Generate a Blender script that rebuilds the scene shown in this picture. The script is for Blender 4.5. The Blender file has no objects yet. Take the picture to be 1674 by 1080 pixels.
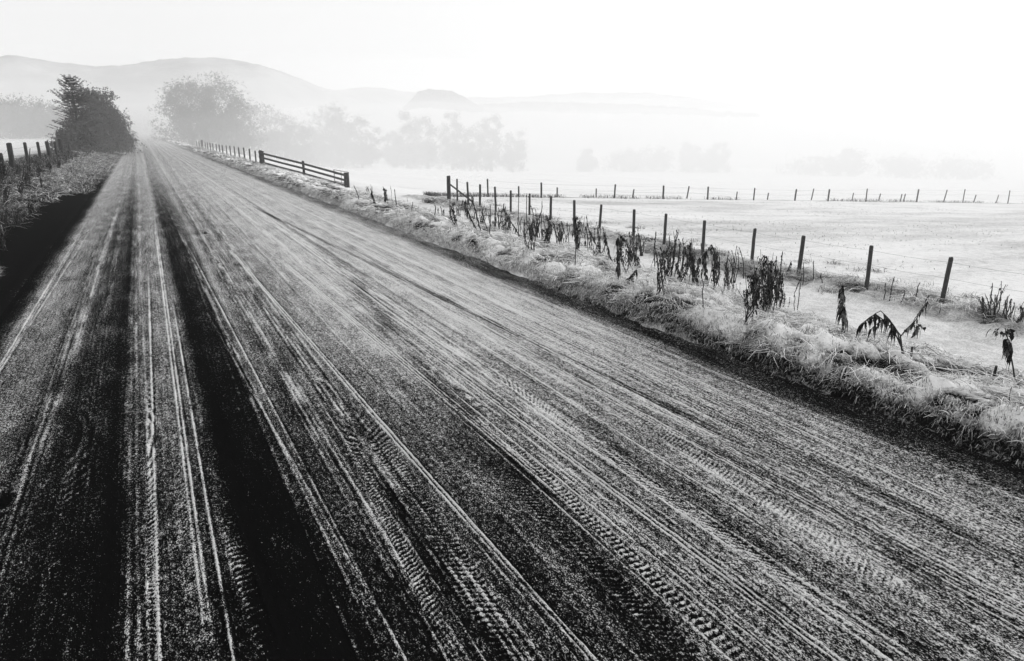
import bpy, math, random
import numpy as np
from mathutils import Vector

SC = bpy.context.scene
COL = SC.collection
rng = np.random.default_rng(7)
random.seed(7)

# ------------------------------------------------------------------ camera
# World: +Y runs along the road, +X to the right across it, road surface z = 0.
CAM_H = 2.3
FOC = 1100.0 / 1674.0
PITCH = math.radians(16.556)
YAW = math.radians(28.032)
cam_d = bpy.data.cameras.new('camera')
cam_d.sensor_width = 36.0
cam_d.lens = 36.0 * FOC
cam_d.clip_start = 0.05
cam_d.clip_end = 6000
cam = bpy.data.objects.new('camera', cam_d)
COL.objects.link(cam)
cam.location = (0, 0, CAM_H)
cam.rotation_euler = (math.pi / 2 - PITCH, 0, -YAW)
SC.camera = cam

# ------------------------------------------------------------------ world, sun, exposure
SUN_AZ = math.radians(72)      # clockwise from +Y (the road), so right and ahead of the camera
SUN_EL = math.radians(17)
world = bpy.data.worlds.new("World")
SC.world = world
world.use_nodes = True
wn = world.node_tree
for n in list(wn.nodes):
    wn.nodes.remove(n)
w_out = wn.nodes.new('ShaderNodeOutputWorld')
w_bg = wn.nodes.new('ShaderNodeBackground')
w_sky = wn.nodes.new('ShaderNodeTexSky')
w_sky.sky_type = 'NISHITA'
w_sky.sun_disc = False
w_sky.sun_elevation = SUN_EL
w_sky.sun_rotation = SUN_AZ
w_sky.dust_density = 5.0
w_bw = wn.nodes.new('ShaderNodeRGBToBW')
w_mix = wn.nodes.new('ShaderNodeMix')
w_mix.data_type = 'RGBA'
w_mix.inputs[0].default_value = 0.8
w_mix.inputs[7].default_value = (10.0, 10.0, 10.0, 1)      # even bright cloud layer
wn.links.new(w_sky.outputs[0], w_bw.inputs[0])
wn.links.new(w_bw.outputs[0], w_mix.inputs[6])
wn.links.new(w_mix.outputs[2], w_bg.inputs[0])
w_bg.inputs[1].default_value = 0.105
wn.links.new(w_bg.outputs[0], w_out.inputs[0])

sun_d = bpy.data.lights.new('sun', 'SUN')
sun_d.energy = 2.4
sun_d.angle = math.radians(9)
sun_d.color = (1.0, 1.0, 1.0)
sun = bpy.data.objects.new('sun', sun_d)
COL.objects.link(sun)
sdir = Vector((math.sin(SUN_AZ) * math.cos(SUN_EL), math.cos(SUN_AZ) * math.cos(SUN_EL), math.sin(SUN_EL)))
sun.rotation_euler = sdir.to_track_quat('Z', 'Y').to_euler()

SC.view_settings.view_transform = 'Standard'
SC.view_settings.look = 'None'
SC.view_settings.exposure = 0.0
SC.view_settings.gamma = 1.0
SC.view_settings.use_curve_mapping = False
SC.render.engine = 'CYCLES'
SC.cycles.use_denoising = True
SC.cycles.denoising_prefilter = 'ACCURATE'
SC.cycles.denoising_input_passes = 'RGB_ALBEDO_NORMAL'
SC.cycles.max_bounces = 6
SC.cycles.diffuse_bounces = 3
SC.cycles.glossy_bounces = 2
SC.cycles.transparent_max_bounces = 8
SC.cycles.volume_bounces = 3
SC.cycles.sample_clamp_indirect = 1.5
SC.cycles.use_adaptive_sampling = False
SC.cycles.adaptive_threshold = 0.02

# ------------------------------------------------------------------ helpers
_fw = np.array([math.sin(YAW) * math.cos(PITCH), math.cos(YAW) * math.cos(PITCH), -math.sin(PITCH)])
_up = np.array([math.sin(YAW) * math.sin(PITCH), math.cos(YAW) * math.sin(PITCH), math.cos(PITCH)])
_rt = np.array([math.cos(YAW), -math.sin(YAW), 0.0])


def sight(px, py):
    """direction of sight measured on the photograph"""
    return _rt * (px - 837) / 1100.0 + _up * (540 - py) / 1100.0 + _fw


def at_dist(px, py, dist):
    """point at a horizontal distance along a measured direction"""
    d = sight(px, py)
    return np.array([0, 0, CAM_H]) + d * dist / math.hypot(d[0], d[1])


def at_x(px, py, X):
    d = sight(px, py)
    return np.array([0, 0, CAM_H]) + d * X / d[0]


def at_y(px, py, Y):
    d = sight(px, py)
    return np.array([0, 0, CAM_H]) + d * Y / d[1]


def _hash(ix, iy, seed):
    h = (ix.astype(np.int64) * 374761393 + iy.astype(np.int64) * 668265263 + seed * 982451653) & 0xFFFFFFFF
    h = ((h ^ (h >> 13)) * 1274126177) & 0xFFFFFFFF
    h = (h ^ (h >> 16)) & 0xFFFFFFFF
    return h.astype(np.float64) / 4294967295.0


def vnoise(x, y, seed=0):
    x = np.asarray(x, float); y = np.asarray(y, float)
    ix = np.floor(x); iy = np.floor(y)
    fx = x - ix; fy = y - iy
    fx = fx * fx * (3 - 2 * fx); fy = fy * fy * (3 - 2 * fy)
    a = _hash(ix, iy, seed); b = _hash(ix + 1, iy, seed)
    c = _hash(ix, iy + 1, seed); d = _hash(ix + 1, iy + 1, seed)
    return (a * (1 - fx) + b * fx) * (1 - fy) + (c * (1 - fx) + d * fx) * fy - 0.5


def fbm(x, y, seed=0, octv=3):
    s = 0; amp = 1.0
    for k in range(octv):
        s = s + amp * vnoise(x * 2 ** k, y * 2 ** k, seed + 17 * k)
        amp *= 0.5
    return s


def sstep(a, b, x):
    t = np.clip((np.asarray(x, float) - a) / (b - a), 0, 1)
    return t * t * (3 - 2 * t)


def link(name, me, mat=None, parent=None):
    o = bpy.data.objects.new(name, me)
    COL.objects.link(o)
    if mat is not None and len(me.materials) == 0:
        me.materials.append(mat)
    if parent is not None:
        o.parent = parent
    return o


def outward(me):
    import bmesh
    bm = bmesh.new(); bm.from_mesh(me)
    bmesh.ops.recalc_face_normals(bm, faces=bm.faces)
    bm.to_mesh(me); bm.free()
    return me


def mesh_np(name, V, F, smooth=False, attrs=None):
    """V (n,3) array, F (m,k) index array"""
    V = np.asarray(V, np.float32); F = np.asarray(F, np.int32)
    me = bpy.data.meshes.new(name)
    me.vertices.add(len(V)); me.vertices.foreach_set('co', V.ravel())
    k = F.shape[1]
    me.loops.add(F.size); me.loops.foreach_set('vertex_index', F.ravel())
    me.polygons.add(len(F))
    me.polygons.foreach_set('loop_start', np.arange(0, F.size, k, dtype=np.int32))
    me.polygons.foreach_set('use_smooth', np.full(len(F), smooth))
    for an, av in (attrs or {}).items():
        a = me.attributes.new(an, 'FLOAT', 'POINT')
        a.data.foreach_set('value', np.asarray(av, np.float32).ravel())
    me.update(calc_edges=True)
    return me


class MB:
    """collects quads"""
    def __init__(s):
        s.v = []; s.f = []; s.n = 0

    def add(s, V, F):
        V = np.asarray(V, float); F = np.asarray(F, int)
        s.v.append(V); s.f.append(F + s.n); s.n += len(V)

    def tube(s, pts, rad, sides=6, cap=True):
        pts = np.asarray(pts, float); n = len(pts)
        rad = np.broadcast_to(np.asarray(rad, float), (n,))
        tan = np.gradient(pts, axis=0)
        tan /= np.linalg.norm(tan, axis=1)[:, None] + 1e-9
        ref = np.array([0.31, 0.93, 0.12]) if abs(tan[:, 2]).mean() > .5 else np.array([0, 0, 1.0])
        u = np.cross(tan, ref); u /= np.linalg.norm(u, axis=1)[:, None] + 1e-9
        w = np.cross(tan, u)
        a = np.arange(sides) * 2 * math.pi / sides
        ring = pts[:, None, :] + rad[:, None, None] * (np.cos(a)[None, :, None] * u[:, None, :] + np.sin(a)[None, :, None] * w[:, None, :])
        V = ring.reshape(-1, 3)
        F = []
        for i in range(n - 1):
            for j in range(sides):
                k = (j + 1) % sides
                F.append((i * sides + j, i * sides + k, (i + 1) * sides + k, (i + 1) * sides + j))
        if cap:
            V = np.vstack([V, pts[-1:], pts[:1]])
            c = n * sides
            for j in range(sides):
                k = (j + 1) % sides
                F.append(((n - 1) * sides + j, (n - 1) * sides + k, c, c))
                F.append((k, j, c + 1, c + 1))
        s.add(V, F)

    def mesh(s, name, smooth=False):
        V = np.vstack(s.v); F = np.vstack(s.f)
        me = bpy.data.meshes.new(name)
        faces = [tuple(dict.fromkeys(f)) for f in F.tolist()] if (F[:, 2] == F[:, 3]).any() else F.tolist()
        me.from_pydata(V.tolist(), [], faces)
        if smooth:
            me.polygons.foreach_set('use_smooth', np.full(len(me.polygons), True))
        me.update()
        return me


def thing(name, label, cat, loc=(0, 0, 0), group=None):
    o = bpy.data.objects.new(name, None)
    COL.objects.link(o)
    o.location = loc
    o['label'] = label; o['category'] = cat
    if group:
        o['group'] = group
    o.empty_display_size = 0.2
    return o


# ------------------------------------------------------------------ materials
def new_mat(name):
    m = bpy.data.materials.new(name)
    m.use_nodes = True
    nt = m.node_tree
    b = nt.nodes['Principled BSDF']
    return m, nt, b


def N(nt, kind, **kw):
    n = nt.nodes.new(kind)
    for k, v in kw.items():
        setattr(n, k, v)
    return n


def math_node(nt, op, a, b=None, c=None, clamp=False):
    n = nt.nodes.new('ShaderNodeMath'); n.operation = op; n.use_clamp = clamp
    for i, v in enumerate((a, b, c)):
        if v is None:
            continue
        if isinstance(v, (int, float)):
            n.inputs[i].default_value = v
        else:
            nt.links.new(v, n.inputs[i])
    return n.outputs[0]


def grey(nt, lo, hi, fac):
    n = nt.nodes.new('ShaderNodeMix'); n.data_type = 'RGBA'
    n.inputs[6].default_value = (lo, lo, lo, 1)
    n.inputs[7].default_value = (hi, hi, hi, 1)
    nt.links.new(fac, n.inputs[0])
    return n.outputs[2]


def noise(nt, scale, detail=3, rough=.6, vec=None, out=0):
    n = nt.nodes.new('ShaderNodeTexNoise')
    n.inputs['Scale'].default_value = scale
    n.inputs['Detail'].default_value = detail
    n.inputs['Roughness'].default_value = rough
    if vec is not None:
        nt.links.new(vec, n.inputs['Vector'])
    return n.outputs[out]


def mapping(nt, scale):
    tc = nt.nodes.new('ShaderNodeTexCoord')
    mp = nt.nodes.new('ShaderNodeMapping')
    mp.inputs['Scale'].default_value = scale
    nt.links.new(tc.outputs['Object'], mp.inputs[0])
    return mp.outputs[0]


def bump(nt, b, h, strength, dist):
    n = nt.nodes.new('ShaderNodeBump')
    n.inputs['Strength'].default_value = strength
    n.inputs['Distance'].default_value = dist
    nt.links.new(h, n.inputs['Height'])
    nt.links.new(n.outputs[0], b.inputs['Normal'])


def road_material():
    m, nt, b = new_mat('frosted_gravel')
    at = N(nt, 'ShaderNodeAttribute', attribute_name='frost')
    vec = mapping(nt, (1, 1, 1))
    vs = mapping(nt, (1, .55, 1))
    n1 = noise(nt, 150, 2, .7, vs)
    n2 = noise(nt, 55, 3, .7, vs)
    n3 = noise(nt, 3.0, 3, .6, mapping(nt, (1, .25, 1)))
    n4 = noise(nt, 9.0, 2, .6, mapping(nt, (6, .12, 1)))
    s = math_node(nt, 'ADD', math_node(nt, 'MULTIPLY', math_node(nt, 'SUBTRACT', n1, .5), 3.3),
                  math_node(nt, 'MULTIPLY', math_node(nt, 'SUBTRACT', n2, .5), 1.9))
    s = math_node(nt, 'ADD', s, math_node(nt, 'MULTIPLY', math_node(nt, 'SUBTRACT', n3, .5), .28))
    s = math_node(nt, 'ADD', s, math_node(nt, 'MULTIPLY', math_node(nt, 'SUBTRACT', n4, .5), .55))
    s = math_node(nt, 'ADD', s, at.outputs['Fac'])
    mr = nt.nodes.new('ShaderNodeMapRange')
    mr.interpolation_type = 'SMOOTHSTEP'
    mr.inputs['From Min'].default_value = 0.16
    mr.inputs['From Max'].default_value = 1.05
    nt.links.new(s, mr.inputs['Value'])
    nt.links.new(grey(nt, .0035, .62, mr.outputs[0]), b.inputs['Base Color'])
    b.inputs['Roughness'].default_value = .8
    b.inputs['Specular IOR Level'].default_value = 0.0
    h = math_node(nt, 'ADD', math_node(nt, 'MULTIPLY', n1, .5), n2)
    bump(nt, b, h, .8, .012)
    return m


def ground_material():
    m, nt, b = new_mat('frosted_ground')
    at = N(nt, 'ShaderNodeAttribute', attribute_name='frost')
    n1 = noise(nt, 34, 4, .75, mapping(nt, (1, 1, 1)))
    n2 = noise(nt, 5, 3, .65, mapping(nt, (1, 1, 1)))
    n3 = noise(nt, .35, 4, .6, mapping(nt, (.5, 1.6, 1)))
    s = math_node(nt, 'MULTIPLY', math_node(nt, 'SUBTRACT', n1, .5), 1.5)
    s = math_node(nt, 'ADD', s, math_node(nt, 'MULTIPLY', math_node(nt, 'SUBTRACT', n2, .5), .7))
    s = math_node(nt, 'ADD', s, math_node(nt, 'MULTIPLY', math_node(nt, 'SUBTRACT', n3, .5), .8))
    s = math_node(nt, 'ADD', s, at.outputs['Fac'])
    mr = nt.nodes.new('ShaderNodeMapRange')
    mr.inputs['From Min'].default_value = 0.05
    mr.inputs['From Max'].default_value = 1.0
    nt.links.new(s, mr.inputs['Value'])
    nt.links.new(grey(nt, .005, .84, mr.outputs[0]), b.inputs['Base Color'])
    b.inputs['Roughness'].default_value = .95
    b.inputs['Specular IOR Level'].default_value = 0.0
    bump(nt, b, math_node(nt, 'ADD', n1, n2), .7, .03)
    return m


def blade_material(name, lo=.012, hi=.9):
    m, nt, b = new_mat(name)
    at = N(nt, 'ShaderNodeAttribute', attribute_name='frost')
    n1 = noise(nt, 60, 2, .6, mapping(nt, (1, 1, 1)))
    s = math_node(nt, 'ADD', at.outputs['Fac'], math_node(nt, 'MULTIPLY', math_node(nt, 'SUBTRACT', n1, .5), .9), clamp=True)
    nt.links.new(grey(nt, lo, hi, s), b.inputs['Base Color'])
    b.inputs['Roughness'].default_value = .85
    b.inputs['Specular IOR Level'].default_value = .1
    return m


def plain(name, lo, hi, scale=20, rough=.85, stretch=(1, 1, 1), lo_f=.3, hi_f=.7, bmp=.0):
    m, nt, b = new_mat(name)
    n1 = noise(nt, scale, 4, .65, mapping(nt, stretch))
    mr = nt.nodes.new('ShaderNodeMapRange')
    mr.inputs['From Min'].default_value = lo_f
    mr.inputs['From Max'].default_value = hi_f
    nt.links.new(n1, mr.inputs['Value'])
    nt.links.new(grey(nt, lo, hi, mr.outputs[0]), b.inputs['Base Color'])
    b.inputs['Roughness'].default_value = rough
    b.inputs['Specular IOR Level'].default_value = .2
    if bmp:
        bump(nt, b, n1, bmp, .01)
    return m


M_ROAD = road_material()
M_GROUND = ground_material()
M_BLADE = blade_material('frosted_grass')
M_WEEDLEAF = blade_material('withered_leaf', .006, .38)
M_STEM = plain('dead_stem', .015, .09, 60, stretch=(1, 1, .2), lo_f=.4, hi_f=.8)
M_POST = plain('weathered_post', .018, .10, 22, stretch=(3, 3, .4), lo_f=.35, hi_f=.85, bmp=.6)
M_FROSTCAP = plain('frosted_end_grain', .15, .55, 60)
M_RAIL = plain('weathered_rail', .02, .12, 14, stretch=(.5, .5, 4), bmp=.5)
M_METAL = plain('galvanised_steel', .08, .2, 12, rough=.5)
M_WIRE = plain('fence_wire', .05, .25, 40, rough=.6)
M_BARK = plain('bark', .02, .06, 6, stretch=(2, 2, .4))
M_CROWN = plain('dark_foliage', .010, .035, 2.0)
M_SPRUCE = plain('spruce_needles', .05, .13, 3.0)
M_WOOD = plain('far_woodland', .008, .03, .5)
M_BUSH = plain('bare_twigs', .03, .16, 3.0)
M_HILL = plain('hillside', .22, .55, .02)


def volume_mat(name, density, aniso, albedo=.98):
    m = bpy.data.materials.new(name)
    m.use_nodes = True
    nt = m.node_tree
    for n in list(nt.nodes):
        nt.nodes.remove(n)
    o = nt.nodes.new('ShaderNodeOutputMaterial')
    v = nt.nodes.new('ShaderNodeVolumePrincipled')
    v.inputs['Color'].default_value = (albedo, albedo, albedo, 1)
    v.inputs['Density'].default_value = density
    v.inputs['Anisotropy'].default_value = aniso
    nt.links.new(v.outputs[0], o.inputs['Volume'])
    return m


# ------------------------------------------------------------------ terrain
RL, RR = -1.80, 5.18       # road edges

_px = np.array([5.0, 5.22, 5.36, 5.62, 6.2, 7.2, 8.2, 9.2, 10.1, 12.3, 13.3, 14.0, 15.2, 60.0, 3000.0])
_pz = np.array([-.16, -.02, .13, .20, .14, -.04, -.32, -.72, -.98, -1.2, -1.12, -1.13, -1.25, -3.7, -3.7])
_lx = np.array([-3000, -12, -7.0, -5.2, -4.4, -3.6, -2.9, -2.2, -1.9, -1.7])
_lz = np.array([1.2, .45, .55, .66, .55, .25, .08, .02, .0, -.16])


def ground_z(x, y):
    x = np.asarray(x, float); y = np.asarray(y, float)
    right = np.interp(x + .12 * fbm(y * 1.7, y * 0, 43, 3) * np.exp(-((x - 5.5) / .5) ** 2), _px, _pz)
    # lateral fall of the pasture into the valley, flattening far away
    xx = np.clip(x - 60, 0, None)
    right = right - 34 * (1 - np.exp(-xx * .055 / 34))
    grow = sstep(6, 16, x)
    fall = .010 * np.clip(y - 10, 0, 30) + 24 * (1 - np.exp(-np.clip(y - 42, 0, None) * .034 / 24)) * sstep(8, 60, x)
    right = right - grow * fall
    # brow just beyond the cross fence
    brow = sstep(39.8, 43.5, y) * .9 * sstep(14, 22, x)
    right = right - brow
    left = np.interp(x, _lx, _lz)
    z = np.where(x > 1.0, right, left)
    z = np.where((x > -1.7) & (x < 5.0), -.16, z)
    # roughness
    rough_r = sstep(5.3, 5.7, x) * (1 - sstep(9.0, 10.0, x))
    tuss = sstep(12.6, 13.2, x) * (1 - sstep(14.5, 15.4, x)) * (1 - sstep(36, 40, y))
    left_r = sstep(-2.6, -3.2, x) if False else (1 - sstep(-3.2, -2.5, x)) * sstep(-9, -6, x)
    nz = fbm(x * 2.3, y * 2.3, 3, 3)
    nl = fbm(x * .9, y * .9, 9, 2)
    nh = fbm(x * 6.5, y * 6.5, 12, 2)
    z = z + rough_r * (.19 * nz + .12 * nl + .085 * nh) + tuss * (.20 * (nz + .3) + .14 * nl) + left_r * (.15 * nz + .15 * nl)
    soft = sstep(9.4, 10.2, x)
    z = z + soft * .035 * nl
    # bank lip wanders
    lip = np.exp(-((x - 5.5) / .22) ** 2)
    z = z + lip * (.16 * fbm(y * 1.3, x * .3, 21, 3) + .07 * fbm(x * 7, y * 7, 22, 2))
    # far undulation
    z = z + sstep(60, 200, np.hypot(x, y)) * 3.0 * fbm(x * .008, y * .008, 31, 2) * sstep(20, 120, np.abs(x))
    return z


def edge_jitter(y):
    return .07 * fbm(y * .7, y * 0, 41, 3)


def spaced(knots):
    """[(start, step0), ...,(end, step)] with growing steps"""
    out = [knots[0][0]]
    for (a, sa), (b, sb) in zip(knots[:-1], knots[1:]):
        x = out[-1]
        while x < b - 1e-6:
            t = (x - a) / (b - a)
            x += sa + (sb - sa) * t
            out.append(min(x, b))
    return np.array(out)


def grid_mesh(name, xs, ys, zf, attrs_f=None, smooth=True):
    X, Y = np.meshgrid(xs, ys)
    Z = zf(X, Y)
    V = np.stack([X, Y, Z], -1).reshape(-1, 3)
    nx, ny = len(xs), len(ys)
    i = np.arange(nx - 1)[None, :] + nx * np.arange(ny - 1)[:, None]
    F = np.stack([i, i + 1, i + 1 + nx, i + nx], -1).reshape(-1, 4)
    at = attrs_f(X, Y) if attrs_f else None
    return mesh_np(name, V, F, smooth, at)


def ground_frost(X, Y):
    f = np.full(X.shape, 1.05)
    f -= .16 * sstep(60, 15, Y) * sstep(10, 14, X)
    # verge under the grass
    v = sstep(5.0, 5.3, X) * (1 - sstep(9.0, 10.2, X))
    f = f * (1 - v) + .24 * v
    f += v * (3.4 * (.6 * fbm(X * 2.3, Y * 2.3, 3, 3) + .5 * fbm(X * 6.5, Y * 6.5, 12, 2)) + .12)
    face = np.exp(-((X - 5.30) / .13) ** 2)
    f = f * (1 - face) + (-.05 + .6 * sstep(4, 12, Y)) * face  # shade of the road-facing bank painted in as low frost
    strip = sstep(9.6, 10.4, X) * (1 - sstep(12.4, 13.0, X))
    f = f * (1 - strip) + .80 * strip
    tus = sstep(12.7, 13.2, X) * (1 - sstep(14.3, 15.3, X)) * (1 - sstep(37, 40, Y))
    f = f * (1 - tus) + .5 * tus
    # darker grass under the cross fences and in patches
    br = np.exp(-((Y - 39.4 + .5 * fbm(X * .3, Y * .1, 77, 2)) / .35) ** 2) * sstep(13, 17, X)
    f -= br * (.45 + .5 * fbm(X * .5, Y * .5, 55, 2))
    f -= np.clip(fbm(X * .06, Y * .22, 61, 3), 0, 1) * .35 * sstep(14.5, 18, X)
    # left side: near-black shoulder, then rough grass
    L = 1 - sstep(-2.0, -1.6, X)
    lf = .12 + .35 * fbm(X * .8, Y * .35, 71, 3) + .12 * sstep(25, 55, Y)
    black = sstep(-3.6 + .0 * X, -2.6, X) * (1 - sstep(30, 46, Y + 3 * fbm(X, Y * .2, 73, 2)))
    nearb = 1 - sstep(13, 19, Y + 4 * fbm(X * .7, Y * .3, 74, 2))
    lf = lf * (1 - np.maximum(black, nearb)) - .34 * np.maximum(black, nearb)
    lf += .95 * np.exp(-((X + 2.45) / .16) ** 2 - ((Y - 13.6) / .9) ** 2)
    far_l = (1 - sstep(-9, -6.5, X))
    lf = lf * (1 - far_l) + .85 * far_l
    f = f * (1 - L) + lf * L
    return {'frost': f}


gx = spaced([(-900, 60), (-60, 4), (-12, .5), (-6, .12), (-1.5, .12), (4.9, .9), (4.98, .04), (6.5, .04), (10, .07), (15.5, .10), (30, .6), (90, 3), (1300, 60)])
gy = spaced([(-30, 4), (-3, .3), (-1.2, .06), (1.5, .045), (8, .06), (20, .13), (45, .3), (60, 1.0), (150, 4), (1300, 50)])
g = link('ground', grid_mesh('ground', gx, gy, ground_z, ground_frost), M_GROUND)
g['kind'] = 'structure'


# ---- the road: real relief of ruts, ridges, tyre lugs and gravel
def road_fields(X, Y):
    r = np.random.default_rng(11)
    Xm = X + .012 * np.sin(Y * .16 + .6) - .012 * math.sin(.6)
    fade = 1.0 / (1 + (Y / 16.0) ** 2)
    H = -.018 * ((X - 1.7) / 3.4) ** 2
    # broad frost profile across the road, darkest in the worn wheel paths
    kx = np.array([-1.9, -1.6, -1.25, -1.0, -.72, -.46, -.34, .0, .14, .22, .44, .66, .95, 1.15, 1.38, 1.55, 1.75, 2.1, 2.4, 2.7, 3.0, 3.4, 3.8, 4.2, 4.55, 4.75, 5.2])
    kf = np.array([.30, .36, .28, .16, -.12, -.16, .22, .24, .22, -.34, -.24, .12, .26, .30, .24, .26, .36, .40, .46, .40, .44, .40, .46, .44, .56, .26, .06])
    F = np.interp(Xm, kx, kf)
    # third, slanting worn path
    c3 = 1.63 + .10 * Y
    F -= .36 * np.exp(-((X - c3) / (.13 + .004 * Y)) ** 2) * (1 - sstep(8.5, 16, Y))
    # ragged crumbs of frost inside the dark paths
    F += .9 * 1.6 * np.clip(vnoise(X * 48, Y * 34, 301) - .27, 0, 1) * (1 - .5 * sstep(4, 12, Y))
    F += .22 * fbm(X * 7, Y * 2.2, 305, 3)
    # grazing-light brightening with distance and near vignette, painted into the frost values
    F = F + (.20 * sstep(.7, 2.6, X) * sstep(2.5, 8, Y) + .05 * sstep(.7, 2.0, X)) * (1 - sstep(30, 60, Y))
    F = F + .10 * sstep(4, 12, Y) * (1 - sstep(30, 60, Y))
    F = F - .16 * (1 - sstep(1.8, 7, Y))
    even = sstep(6, 48, Y)
    F = F * (1 - .78 * even) + (.74 + .10 * np.sin(Xm * 5.1 + 1) * (1 - even)) * .78 * even
    # vignette darkening of the near left, painted in as less frost
    thin = (1 - sstep(2.0, 11.0, Y)) * (1 - sstep(.6, 3.3, X))
    F -= .15 * thin
    # ridges left between the ribs of passing tyres: bands of fine parallel lines along the road
    calm = 1 - .7 * sstep(5, 32, Y)
    for k in range(60):
        xb = r.uniform(-1.75, 5.0); sl = r.normal(0, .0045)
        ph = r.uniform(0, 6.28); wv = r.uniform(.06, .3); am = r.uniform(.004, .018)
        on = 1.0
        if r.random() < .55:
            c = r.uniform(0, 34); ln = r.uniform(4, 22)
            on = np.exp(-((Y - c) / ln) ** 2)
        centre = xb + sl * (Y - 5) + am * np.sin(Y * wv + ph)
        bx = r.uniform(-.16, -.04); nb = r.integers(1, 6)
        st = r.uniform(.35, 1.0) * (.55 if xb < -.3 else 1.0)
        for q in range(nb):
            w = r.uniform(.0045, .0080)
            wl = w + .0009 * Y
            d = Xm - centre - bx
            brk = np.clip(.55 + 1.3 * vnoise(Y * 2.2 + k * 7, X * 0 + q + k * 9, 99) + .6 * vnoise(Y * 11, X * 0 + q + k * 5, 98), 0, 1.6)
            g_ = np.exp(-(d / wl) ** 2) * on * (w / wl) ** .5 * brk * st
            gd_ = np.exp(-((d + 1.9 * wl) / (wl * 1.1)) ** 2) * on * (w / wl) ** .5 * st
            H += .0075 * g_ - .003 * gd_
            F += (.85 * g_ - .30 * gd_) * calm  # groove tone includes the ridge's shadow side, painted dark
            bx += r.uniform(.022, .05)
    # long straight ridges, each where it lies in the photograph: two ends, number of ribs, strength
    LINES = [(840, 685, 1360, 1080, 2, 1.0), (840, 725, 1270, 1080, 1, 1.1), (840, 765, 1190, 1080, 1, .8),
             (840, 570, 1674, 1020, 3, .8), (1065, 670, 1380, 800, 1, .6), (955, 555, 1674, 900, 2, .55),
             (840, 935, 970, 1080, 1, .9), (836, 958, 935, 1075, 1, .7), (246, 561, 262, 1080, 1, 1.1),
             (261, 436, 318, 900, 2, .9), (303, 616, 382, 1080, 1, 1.1), (351, 486, 620, 1000, 1, .9),
             (340, 486, 590, 1000, 1, .5), (436, 481, 677, 760, 2, 1.0), (677, 760, 960, 1080, 2, .9),
             (532, 491, 840, 752, 3, .85), (482, 391, 840, 667, 1, .6), (85, 456, 0, 596, 2, .5),
             (100, 450, 10, 590, 1, .4), (600, 780, 790, 1080, 1, .7), (700, 560, 1000, 760, 1, .6),
             (400, 620, 560, 900, 1, .6), (900, 640, 1300, 900, 2, .5), (1300, 700, 1674, 880, 1, .6)]
    def g0(px, py):
        d_ = sight(px, py); t_ = -CAM_H / d_[2]
        return d_[0] * t_, d_[1] * t_
    for (ax, ay, bx_, by_, nr_, st) in LINES:
        (x1, y1), (x2, y2) = g0(ax, ay), g0(bx_, by_)
        sl = (x1 - x2) / (y1 - y2)
        lo_, hi_ = min(y1, y2), max(y1, y2)
        c_ = x2 + sl * (Y - y2)
        on = sstep(lo_ - 1.0, lo_ - .2, Y) * (1 - sstep(hi_ * 1.0, hi_ * 1.7, Y)) * calm
        for q in range(nr_):
            wl = .0050 + .00055 * Y
            d = X - c_ - q * .030
            brk = np.clip(.9 + .8 * vnoise(Y * 3.1, X * 0 + q + ax, 398) + .5 * vnoise(Y * 17, X * 0 + q + ay, 399), .2, 1.5)
            g_ = np.exp(-(d / wl) ** 2) * on * brk * st
            gd_ = np.exp(-((d - 2.0 * wl) / (wl * 1.1)) ** 2) * on * st
            H += .009 * g_ - .003 * gd_
            F += .95 * g_ - .25 * gd_
    # thin double groove
    (x1, y1), (x2, y2) = g0(552, 406), g0(840, 546)
    sl = (x1 - x2) / (y1 - y2)
    for o_ in (0, .05):
        wl = .010 + .001 * Y
        g_ = np.exp(-((X - x2 - sl * (Y - y2) - o_) / wl) ** 2) * sstep(2, 4, Y) * (1 - sstep(18, 26, Y))
        H -= .006 * g_; F -= .45 * g_
    for k in range(34):       # broader worn streaks
        xc = r.uniform(-1.7, 5.1) + r.normal(0, .003) * (Y - 5) + .02 * np.sin(Y * r.uniform(.1, .4) + r.uniform(0, 6))
        w = r.uniform(.02, .06); wl = w + .0010 * Y
        g_ = np.exp(-((Xm - xc) / wl) ** 2) * (w / wl) ** .5
        sg = r.choice((-1, -1, 1))
        H += .003 * g_ * sg
        F += sg * (.08 + .14 * r.random()) * g_ * calm
    # tyre tracks with lugs: (x at y=3, slope, half width, period, skew, start, end, strength)
    def g0(px, py):
        d_ = sight(px, py); t_ = -CAM_H / d_[2]
        return d_[0] * t_, d_[1] * t_
    TR = [(825, 622, 1100, 822, .055, .060, .9, .9), (1100, 822, 1405, 1018, .055, .060, .9, 1.2), (1440, 700, 1674, 822, .06, .065, .8, 1.0),
          (845, 738, 1215, 1080, .045, .055, -.35, 1.1), (815, 770, 1135, 1080, .060, .050, .3, .9),
          (1010, 660, 1500, 985, .075, .045, -.7, .55), (1090, 640, 1674, 960, .07, .042, .6, .45),
          (560, 690, 750, 1080, .050, .046, -.9, .9), (600, 690, 850, 1080, .085, .050, .25, .8),
          (247, 640, 256, 1080, .030, .046, .1, 1.1), (372, 840, 442, 1080, .050, .060, -.5, 1.0), (300, 760, 330, 1080, .04, .05, .4, .4),
          (470, 560, 620, 760, .06, .05, .4, .25), (700, 600, 900, 760, .05, .045, -.5, .5),
          (150, 640, 90, 1000, .07, .05, .3, .4), (1250, 700, 1600, 860, .05, .05, -.6, .5)]
    tracks = []
    for (ax, ay, bx_, by_, hw, per, skew, st) in TR:
        (x1, y1), (x2, y2) = g0(ax, ay), g0(bx_, by_)
        sl = (x1 - x2) / (y1 - y2)
        tracks.append((x2 + sl * (3 - y2), sl, hw, per, skew, min(y1, y2), max(y1, y2), st))
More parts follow.
